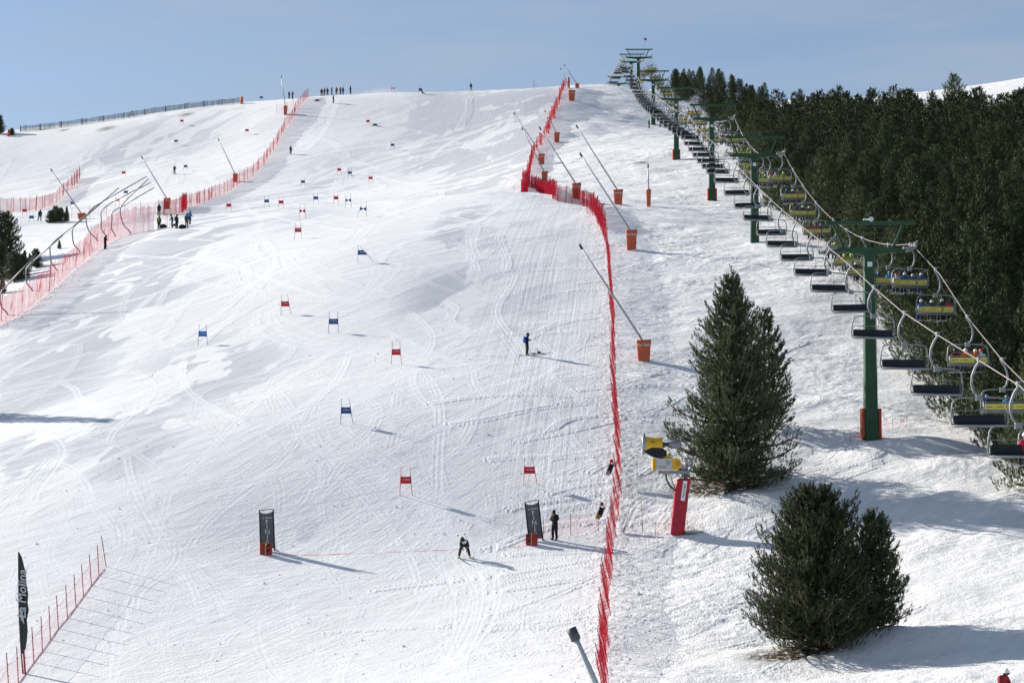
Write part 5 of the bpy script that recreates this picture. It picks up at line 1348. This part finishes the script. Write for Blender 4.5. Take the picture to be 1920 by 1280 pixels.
# pale wire fence right of the red net, small
fence('wire_fence', 'thin see-through wire fence between the red net and the cannon', 'fence', [G(1196, 900), G(1178, 905), G(1166, 930)], 2.0, 1.2, netmat('wire_net', '#8a8a90', .10), M_DGREY, None, .02, .012, seed=33)
# pink net lying round tower foot and cannon foot
for (pts4, lb) in [([(1592, 829), (1612, 818), (1655, 806), (1700, 800)], 'pink netting around the foot of the nearest tower'), ([(1228, 1003), (1250, 988), (1270, 986), (1290, 996)], 'pink netting slumped at the foot of the cannon mast')]:
    fence('foot_netting', lb, 'safety net', [G(*p) for p in pts4], 1.1, .75, NET_PALE, M_RED, None, .03, .015, seed=40, sag=.2)
# bags and clothing on the red net
for (bx, by, top, lb, c1, c2, c3) in [(1144, 890, 857, 'red cap, black jacket and grey bag hung on the red net', 'a02028', '101216', '8a9294'), (1126, 972, 940, 'black rucksack with yellow green patch hung on the red net', '5a3a28', '0e1012', '6e7a20')]:
    Y = float(np.interp(1, [0, 1], [0, 0])) or G(1150 if by < 900 else 1140, by + 18).y; b0 = P(bx, by, Y); e = empty('hung_bag', b0, 0)
    m = MB(); m.rbox((0, 0, .42), (.34, .28, .62), .1, Matrix.Rotation(.35, 3, 'Y')); m.build('bag', cmat(c2), e, True)
    m = MB(); m.rbox((-.16, -.08, .14), (.3, .24, .3), .08, Matrix.Rotation(.3, 3, 'Y')); m.build('pocket', cmat(c3), e, True)
    m = MB(); m.ellip((.08, 0, .92), (.13, .13, .13), 10, 6); m.build('cap', cmat(c1), e, True)
    m = MB(); m.tube([(-.1, .1, .7), (.15, .2, .85), (.3, .2, .6)], .025, 5); m.build('strap', M_BLACK, e); prop(e, lb, 'bag', None)
g = G(1145, 621); e = empty('ski_pair', g); m = MB(); m.tube([(-.1, 0, 0), (-.12, 0, 1.0), (-.16, .05, 1.45)], .045, 5, flat=.4); m.build('ski', M_DGREY, e); m = MB(); m.tube([(-.55, 0, 0), (-.15, 0, 1.2)], .014, 4); m.build('pole', M_DGREY, e); prop(e, 'dark ski and pole leaning against the red net', 'ski')

# ------------------------------------------------------------------ people on the snow
def put(px_, py_, label, rz=0.0, grp=None, scale=1.0, **k):
    mm = person_meshes(k.get('pose', 'stand'), k['jk'], k['tr'], k.get('boots', '202326'), k.get('head', k['jk']), k.get('hat', '15171a'), k.get('skis'), k.get('helmet', True), k.get('pack'), k.get('bib'))
    return person(label, G(px_, py_), mm, rz, grp, scale)
put(1040, 1012, 'man in black coat and cap looking down beside the right finish banner', -.55, scale=1.05, pose='phone', jk='0c1014', tr='0b0e13', boots='3a2420', head='0c1014', hat='0a0c10', helmet=False)
rc = put(870, 1046, 'crouching racer with pale bib and yellow shin guards crossing the red line', .12, pose='tuck', jk='252a33', tr='2a303a', boots='a8b41c', head='14181f', hat='14181f', skis='20252c', bib='d8dade')
J = body_joints('tuck')
for (w, t_) in (('wrL', Vector((-.30, .85, 1.34))), ('wrR', Vector((.12, .9, 1.42)))):
    m = MB(); m.tube([tuple(J[w]), tuple(J[w].lerp(t_, .5) + Vector((0, 0, -.08))), tuple(t_)], .012, 5); m.tube([tuple(J[w] + Vector((0, 0, -.06))), tuple(J[w] + Vector((0, 0, .07)))], .022, 6)
    o = empty('ski_pole', rc.location, rc.rotation_euler.z); m.build('shaft', M_DGREY, o); m2 = MB(); m2.lathe([(.01, 0), (.05, .01), (.01, .03)], tuple(t_ - Vector((0, .06, 0))), tuple(t_ - J[w]), 8); m2.build('basket', M_BLACK, o)
    prop(o, 'thin ski pole held under the %s arm of the crouching racer' % ('left' if w == 'wrL' else 'right'), 'ski pole')
put(988, 666, 'person with black jacket and blue back panel standing beside skis on the snow', 1.9, scale=1.02, pose='phone', jk='10151c', tr='0e1218', boots='9a9458', hat='0c0f12', skis='a8b070', pack='1c57a8')
g = G(1012, 663); e = empty('ski_pair', g, .25)
for k, (dx, dy, a) in enumerate(((0, 0, 0), (.25, .3, .35))):
    m = MB(); rt = Matrix.Rotation(a, 3, 'Z'); m.tube([tuple(rt @ Vector((-.85, dy, .04))), tuple(rt @ Vector((.7, dy, .04))), tuple(rt @ Vector((.9, dy, .14)))], .05, 6, flat=.35); m.build('ski', cmat('3c5a66', 'gloss'), e); 
m = MB(); m.rbox((-.05, .05, .12), (.3, .1, .14), .03); m.tube([(-.1, .05, .15), (-.2, .05, .42)], .03, 5); m.build('binding', M_BLACK, e); prop(e, 'pair of skis lying on the snow beside the standing person', 'ski')
put(197, 468, 'dark figure standing at the foot of the tall net, arm out', 1.2, scale=1.0, pose='phone', jk='0e1116', tr='0d0f14', boots='101010', hat='383c40')
put(298, 404, 'person in black seen from behind in front of the short dense net', math.pi, pose='stand', jk='15171c', tr='101216', hat='0c0c0e', pack='22262c')
put(298, 431, 'person with yellow green pack and green hat, left of the group on the flat', 2.8, jk='2c3a30', tr='2e3438', hat='3c6058', pack='8a8420', helmet=False)
put(323, 428, 'person in blue trousers and dark jacket leaning over in the group', -1.2, pose='lean', jk='111a26', tr='1a5a88', boots='b8b090', hat='0e1014')
put(331, 429, 'person with dark jacket and orange red stripe beside the blue trousers', 1.0, jk='141e30', tr='0d1015', hat='14302c', pack='8a3020')
put(350, 427, 'person in long grey jacket and brown trousers in the group', .6, jk='4a5056', tr='24211e', hat='34383c')
put(356, 421, 'person in light blue jacket walking at the right of the group', .9, pose='walk', jk='2874a8', tr='18222e', hat='4a4a50', helmet=False)
put(75, 415, 'person in dark green grey jacket standing alone at far left', math.pi, pose='wide', jk='20282a', tr='1a1e22', hat='20282a', scale=1.05)
put(327, 327, 'small dark skier gliding on the left slope', .4, pose='lean', jk='14241e', tr='1c2420', boots='8a3020', hat='101412', skis='5a2a20')
put(545, 290, 'small figure in blue grey standing under the left net on the upper pitch', .8, jk='28323c', tr='1c4a6a', hat='20262c')
put(625, 194, 'figure in yellow and teal standing below the line of watchers', 1.2, jk='4c4c28', tr='1e5468', hat='2a2a28')
for k, (a, b, jk, tr, lb) in enumerate([(603, 181, '28303a', '4a4a30', 'leftmost watcher on the crest, in dark grey and olive'), (608, 180, '4a2828', '1c2c34', 'second watcher from the left on the crest, maroon top'), (614, 179, '7a2c2c', '2a2020', 'third watcher from the left on the crest, dull red jacket'),
        (622, 178, '1c2a3a', '1c3a2c', 'fourth watcher from the left on the crest, navy jacket'), (631, 178, '8a3a1c', '2a3a3a', 'watcher in rust orange jacket in the middle of the crest line'), (638, 178, '7a2420', '2a2428', 'watcher in dark red jacket beside the blue one'), (643, 178, '1c58a0', '20304a', 'watcher in bright blue jacket on the crest'),
        (657, 176, '14202c', '14181c', 'dark watcher standing apart right of the crest line'), (542, 186, '1c3450', '20303c', 'left one of the pair behind the top of the left net'), (548, 186, '5a2028', '1c2024', 'right one of the pair behind the top of the left net, arm raised')]):
    put(a, b, lb, rnd.uniform(-1.5, 1.5), 'watchers on the crest', 1.0, jk=jk, tr=tr, hat='20242a', pose='lean' if k in (1, 9) else 'stand')
put(883, 170, 'lone figure in yellow trousers on the crest', .3, jk='303830', tr='8a7a20', hat='20242a')
put(790, 177, 'racer leaning into a turn on the crest', 0, pose='gs', jk='3a3c4c', tr='5a5c6c', hat='20242a', skis='30343c')
put(1217, 241, 'small figure in dark clothes standing left of the fifth lift tower', 1, jk='4a2a2a', tr='181c22', hat='20242a')
put(1238, 239, 'small figure in purple standing right of the fifth lift tower', -1, jk='4a2a4a', tr='20242c', hat='20242a')
put(1880, 1337, 'skier in red jacket and white helmet cut off by the bottom edge', .6, scale=1.05, pose='lean', jk='8c1420', tr='101216', boots='202020', head='14161a', hat='e6e8ea', skis='202428')
for (a, b, lb) in [(306, 428, 'black duffel bag beside the person with the yellow green pack'), (342, 429, 'long black bag on the snow in the middle of the group'), (327, 424, 'small dark purple bag behind the blue trousers')]:
    g = G(a, b); s_ = .55 if 'small' in lb else 1; e = empty('duffel_bag', g, .2); m = MB(); m.ellip((0, 0, .22 * s_), (.5 * s_, .28, .3 * s_), 12, 7); m.build('bag', M_BLACK if s_ == 1 else cmat('241824'), e, True)
    m = MB(); m.tube([(-.2 * s_, -.1, .48 * s_), (0, -.1, .6 * s_), (.2 * s_, -.1, .48 * s_)], .02, 5); m.build('handle', M_DGREY, e); prop(e, lb, 'bag', 'bags on the flat')
for k, (a, tlt) in enumerate(((311, 0), (314, 1), (318, 0))):
    g = G(a, 427); e = empty('spare_gate_pole', g); m = MB(); m.tube([(0, 0, -.1), (0, 0, 1.6)], .022, 5); m.build('shaft', M_GPR, e); m = MB(); m.tube([(0, 0, 1.6), (0, 0, 1.85)], .03, 5); m.build('tip', M_GREENPL, e); prop(e, ['left', 'middle', 'right'][k] + ' one of three spare poles stuck in the snow behind the bags', 'pole', 'spare poles by the group')
for (a, b, lb) in [(594, 190, 'knocked down grey gate on the snow right of the upper left net'), (702, 236, 'heap of grey netting lying beside the high red gate')]:
    g = G(a, b); e = empty('fallen_gate', g); m = MB()
    for k in range(5): m.tube([(-.8 + k * .3, rnd.uniform(-.4, .4), .05), (rnd.uniform(-1, 1.6), rnd.uniform(-.4, .4), rnd.uniform(.1, 1.0))], .03, 4)
    m.build('pole', M_DGREY, e); m = MB(); m.add([(-.3, 0, .05), (.5, .1, .05), (.6, .1, .4), (-.2, 0, .45)], [(0, 1, 2, 3)]); m.build('panel', M_NAVY, e); prop(e, lb, 'gate')
g = G(1001, 166); e = empty('marker_pole', g); m = MB(); m.tube([(0, 0, -.1), (0, 0, 2.0)], .05, 5); m.build('pole', M_RED, e); m = MB(); m.add([(0, 0, .5), (.7, 0, .5), (.7, 0, .9), (0, 0, .9), (0, .02, .5), (.7, .02, .5), (.7, .02, .9), (0, .02, .9)], [(0, 1, 2, 3), (7, 6, 5, 4), (1, 5, 6, 2)]); m.build('flag', NET_PALE, e); prop(e, 'tiny red marker pole on the skyline left of the red net', 'pole')

# ------------------------------------------------------------------ trees
BIG = pine_meshes(12, 14.2, 5.0, 270, .30, 14, .96, .015, .5, 0, 8.2, tier=.034, wf=.2)
gA = G(1374, 902)
pine('mountain_pine', 'biggest pine, tall and pointed, standing right of the yellow snow cannon', gA, BIG, .4)
gB = G(1530, 1203)
BM = pine_meshes(23, 7.6, 3.9, 290, .25, 14, .66, .01, .34, 0, 8.0, wf=.2)
pine('mountain_pine', 'broad dense pine at the lower right, taller of its two peaks', gB, BM, 1.0)
BS = pine_meshes(33, 5.7, 1.8, 120, .31, 17, .75, .01, .42, 0, 7.0, wf=.17)
pine('mountain_pine', 'smaller pine growing against the right side of the broad one', G(1642, 1178), BS, 2.0)
hid = G(1436, 835, 128); pine('mountain_pine', 'pine mostly hidden behind the biggest one', Vector((18.0, 136.5, Hs(18.0, 136.5))), pine_meshes(44, 8.5, 2.5, 90, .42, 7, .8, .05, .3), 0)
pine('mountain_pine', 'pine beyond the left edge whose shadow falls across the piste', Vector((-46.5, 152, Hs(-46.5, 152))), pine_meshes(45, 9, 1.3, 90, .42, 7, .8, .05, .3), 0)
SM = [pine_meshes(50 + k, 5.2, w, 120, .26, 11, sh, .03, .32, 0, 6.5, wf=.25) for k, (w, sh) in enumerate(((1.9, .7), (1.5, .6), (1.2, .9)))]
def treeat(px_, ptop, pbase, Y, k, label, wide=1.0, grp='pines behind the tall net'):
    b = P(px_, pbase, Y); b.z = Hs(b.x, Y); t = P(px_, ptop, Y); s = max(.15, (t.z - b.z) / 5.3)
    return pine('mountain_pine', label, b, SM[k], rnd.uniform(0, 6), (s * wide, s * wide, s), group=grp)
treeat(8, 396, 462, 236, 0, 'dark pine at the left edge, topmost of the edge pines', 1.15)
treeat(-2, 452, 510, 222, 1, 'dark pine at the left edge below the topmost one', 1.2)
treeat(27, 474, 545, 214, 1, 'pine in the clump behind the tall net, left one', 1.35)
treeat(38, 476, 548, 216, 0, 'pine in the clump behind the tall net, right one', 1.3)
treeat(46, 468, 500, 224, 2, 'slim young pine poking up behind the clump', .8)
treeat(67, 466, 504, 226, 1, 'roundish pine right of the clump, under the mast arm', 1.4)
treeat(55, 474, 500, 228, 2, 'thin dark sapling between the clump and the round pine', .8)
treeat(4, 520, 560, 204, 2, 'low pine at the left edge partly behind the net', 1.3)
treeat(111, 450, 476, 240, 2, 'very small pine beside the curved foot of a mast', 1.2)
for k, (a, t, w) in enumerate(((95, 394, 1.4), (104, 386, 1.3), (114, 389, 1.2), (125, 387, .9))):
    treeat(a, t, 414, 292, [0, 1, 0, 2][k], f"low bushy pine in the row right of the lone man, {ordn(k + 1)} from the left", w, 'row of small pines on the flat')
treeat(22, 240, 268, 425, 0, 'small bush on the left skyline casting a long shadow', 1.5, 'bushes on the left skyline')
treeat(15, 250, 270, 424, 1, 'low part of the bush on the left skyline', 1.3, 'bushes on the left skyline')
treeat(-1, 216, 254, 428, 1, 'tree cut off by the left edge on the skyline', 1.1, 'bushes on the left skyline')
# forest: many individual pines sharing a few meshes
FM = [pine_meshes(100 + k, 7.6, r, 88, .36, 12, sh, .04, .30, 0, 5.6, wf=.19) for k, (r, sh) in enumerate(((2.6, .88), (2.4, .98), (2.7, .82), (2.2, .92), (2.6, 1.08), (2.4, .78)))]
rf_ = random.Random(99); spots = []
SKYL = ([1250, 1290, 1380, 1400, 1440, 1475, 1500, 1560, 1600, 1700, 1760, 1800, 1830, 1862, 1900, 1930], [215, 208, 190, 182, 182, 190, 172, 164, 155, 156, 174, 168, 142, 176, 166, 136])
def edge(Y): return float(np.interp(Y, [100, 128, 150, 200, 260, 318, 392, 430], [30.8, 32.0, 32.0, 33.0, 34.8, 38.0, 43.0, 46]))
tries = 0
while tries < 60000:
    tries += 1
    Y = 117 + 315 * rf_.random() ** .8; X = rf_.uniform(edge(Y), Y * .267 + 22)
    if X < edge(Y): continue
    dmin = np.interp(Y, [117, 250, 424], [3.3, 3.9, 4.6])
    if any(abs(Y - b) < dmin and (X - a) ** 2 + (Y - b) ** 2 < dmin ** 2 for a, b, c, d in spots): continue
    z = Hs(X, Y); h_ = rf_.uniform(.66, 1.22) * (1.12 if Y < 180 else 1)
    if Y > 230:
        q_ = proj(X, Y, z + 7.7 * h_); lim = np.interp(q_[0], *SKYL) + rf_.gauss(2, 9)
        if q_[1] < lim:
            h_ = h_ * .78; q_ = proj(X, Y, z + 7.7 * h_)
            if q_[1] < lim: continue
    spots.append((X, Y, z, h_))
EDGE = [(32.4, 151), (33.2, 146), (32.2, 128), (34.2, 132), (33.2, 160), (33.8, 168), (33.8, 139), (33.5, 176), (35, 154), (32.6, 121), (34, 125)]
spots = [s for s in spots if all((s[0] - a) ** 2 + (s[1] - b) ** 2 > 7 for a, b in EDGE)]
spots.sort(key=lambda s: s[1])
print('forest', len(spots))
inn = [s for s in spots if s[0] < s[1] * .267 + 4]; alls = [(a, b, Hs(a, b), rf_.uniform(.95, 1.25)) for a, b in EDGE] + inn + [s for s in spots if s[0] >= s[1] * .267 + 4]
NIND = 225
for k, (X, Y, z, h_) in enumerate(alls[:NIND]):
    w = rf_.uniform(.92, 1.22) * h_
    lb = 'dark pine of the dense forest on the right' if k >= len(EDGE) else 'dark pine on the near edge of the forest beside the lift'
    pine('mountain_pine', lb, (X, Y, z - .1), FM[rf_.randrange(6)], rf_.uniform(0, 6.28), (w, w, h_), group='pines of the dense forest' if k >= len(EDGE) else 'pines on the forest edge', limbs=False)
# the farther wood, one mass: small distant pines written into one mesh
def far_wood(rest):
    base = []
    for k, (r, sh) in enumerate(((2.7, .88), (2.5, 1.0), (2.8, .82), (2.6, 1.1))):
        t_, c_, l_ = pine_meshes(300 + k, 7.6, r, 40, .55, 6, sh, .04, .30, 0, 3.6, wf=.34)
        v = np.empty(len(c_.vertices) * 3, np.float32); c_.vertices.foreach_get('co', v); base.append(v.reshape(-1, 3))
    V = []
    for X, Y, z, h_ in rest:
        b_ = base[rf_.randrange(4)]; a = rf_.uniform(0, 6.28); w = rf_.uniform(.95, 1.25) * h_; c, s_ = math.cos(a), math.sin(a)
        V.append(np.stack([(b_[:, 0] * c - b_[:, 1] * s_) * w + X, (b_[:, 0] * s_ + b_[:, 1] * c) * w + Y, b_[:, 2] * h_ + z - .1], 1))
    o = link('far_pine_wood', tri_mesh('far_pine_wood', np.concatenate(V), M_NEED)); prop(o, 'dense dark pine wood covering the upper slope on the right', None, None, 'stuff')
far_wood(alls[NIND:])
kn = []
while len(kn) < 66:
    Y = rf_.uniform(398, 476); a = rf_.uniform(1268 if Y > 430 else 1330, 1440); X = (a - 960) / F * Y
    if any((X - p) ** 2 + ((Y - q) * .6) ** 2 < 3 for p, q in kn): continue
    kn.append((X, Y)); z = Hs(X, Y); h_ = rf_.uniform(.45, .85)
    pine('mountain_pine', 'small scattered pine on the snowy knoll behind the lift', (X, Y, z - .1), FM[rf_.randrange(6)], rf_.uniform(0, 6.28), (h_, h_, h_), group='scattered pines on the knoll', limbs=False)
for (a, t, b, Y, lb) in [(1788, 136, 172, 560, 'single pine on the far snowy shoulder, left of the twin pines'), (1500, 166, 205, 470, 'pine poking above the forest top near the far gap')]:
    q = P(a, b, Y); q.z = Hs(q.x, Y); s = (P(a, t, Y).z - q.z) / 7.8; pine('mountain_pine', lb, q, FM[2], 1, (s * 1.1, s * 1.1, s), limbs=False)
# loose powder thrown up on the crest
def powder():
    rs = np.random.RandomState(3); n = 9000; c = G(718, 172)
    x = rs.normal(0, 2.2, n); h = np.abs(rs.normal(0, .5, n)) * np.exp(-((x) / 3.5) ** 2) ; y = rs.normal(0, .8, n); s = rs.uniform(.01, .03, n)
    p = np.stack([x + c.x, y + c.y, h + c.z + .05], 1); V = []
    for k in range(3): V.append(p + rs.normal(0, 1, (n, 3)) * s[:, None])
    V = np.stack(V, 1).reshape(-1, 3)
    me = tri_mesh('blown_snow', V, mat('powder', (.9, .9, .92, 1), .8)); o = link('blown_snow', me); prop(o, 'white puff of powder snow blown up on the crest', None, None, 'stuff')
powder()
# small clods and chips of snow beside the nets and in the ruts
def clods():
    rs = np.random.RandomState(8); V = []
    n = 2600; ys = rs.uniform(88, 170, n); xs = np.interp(ys, NETX[:, 0], NETX[:, 1]) + rs.normal(.3, 1.3, n)
    n2 = 1500; ys2 = rs.uniform(190, 236, n2); 
    line = np.array([(p.x, p.y) for p in tall_b]); t = rs.uniform(0, len(line) - 1, n2); xs2 = np.interp(t, range(len(line)), line[:, 0]) + rs.normal(.8, .5, n2); ys2 = np.interp(t, range(len(line)), line[:, 1]) + rs.normal(-.3, .4, n2)
    n3 = 900; ys3 = rs.uniform(95, 165, n3); xs3 = rs.uniform(-30, 4, n3)
    X = np.concatenate([xs, xs2, xs3]); Y = np.concatenate([ys, ys2, ys3]); Z = H(X, Y); S = rs.gamma(2, .018, len(X)) + .012
    tet = np.array([(1, 0, -.4), (-.5, .87, -.4), (-.5, -.87, -.4), (0, 0, .9)]); F4 = [(0, 1, 3), (1, 2, 3), (2, 0, 3)]
    for f in F4:
        for i in f: V.append(np.stack([X, Y, Z], 1) + (tet[i][None] * S[:, None]) * rs.uniform(.8, 1.2, (1, 3)))
    V = np.stack(V, 1).reshape(-1, 3)
    o = link('snow_clods', tri_mesh('snow_clods', V, SNOWP)); prop(o, 'small loose clods of snow along the nets', None, None, 'stuff')
SNOWP = mat('clod_snow', (.86, .865, .87, 1), .6)
clods()
# the two parts kept as patterns are real chairs of the lines, nothing is left over
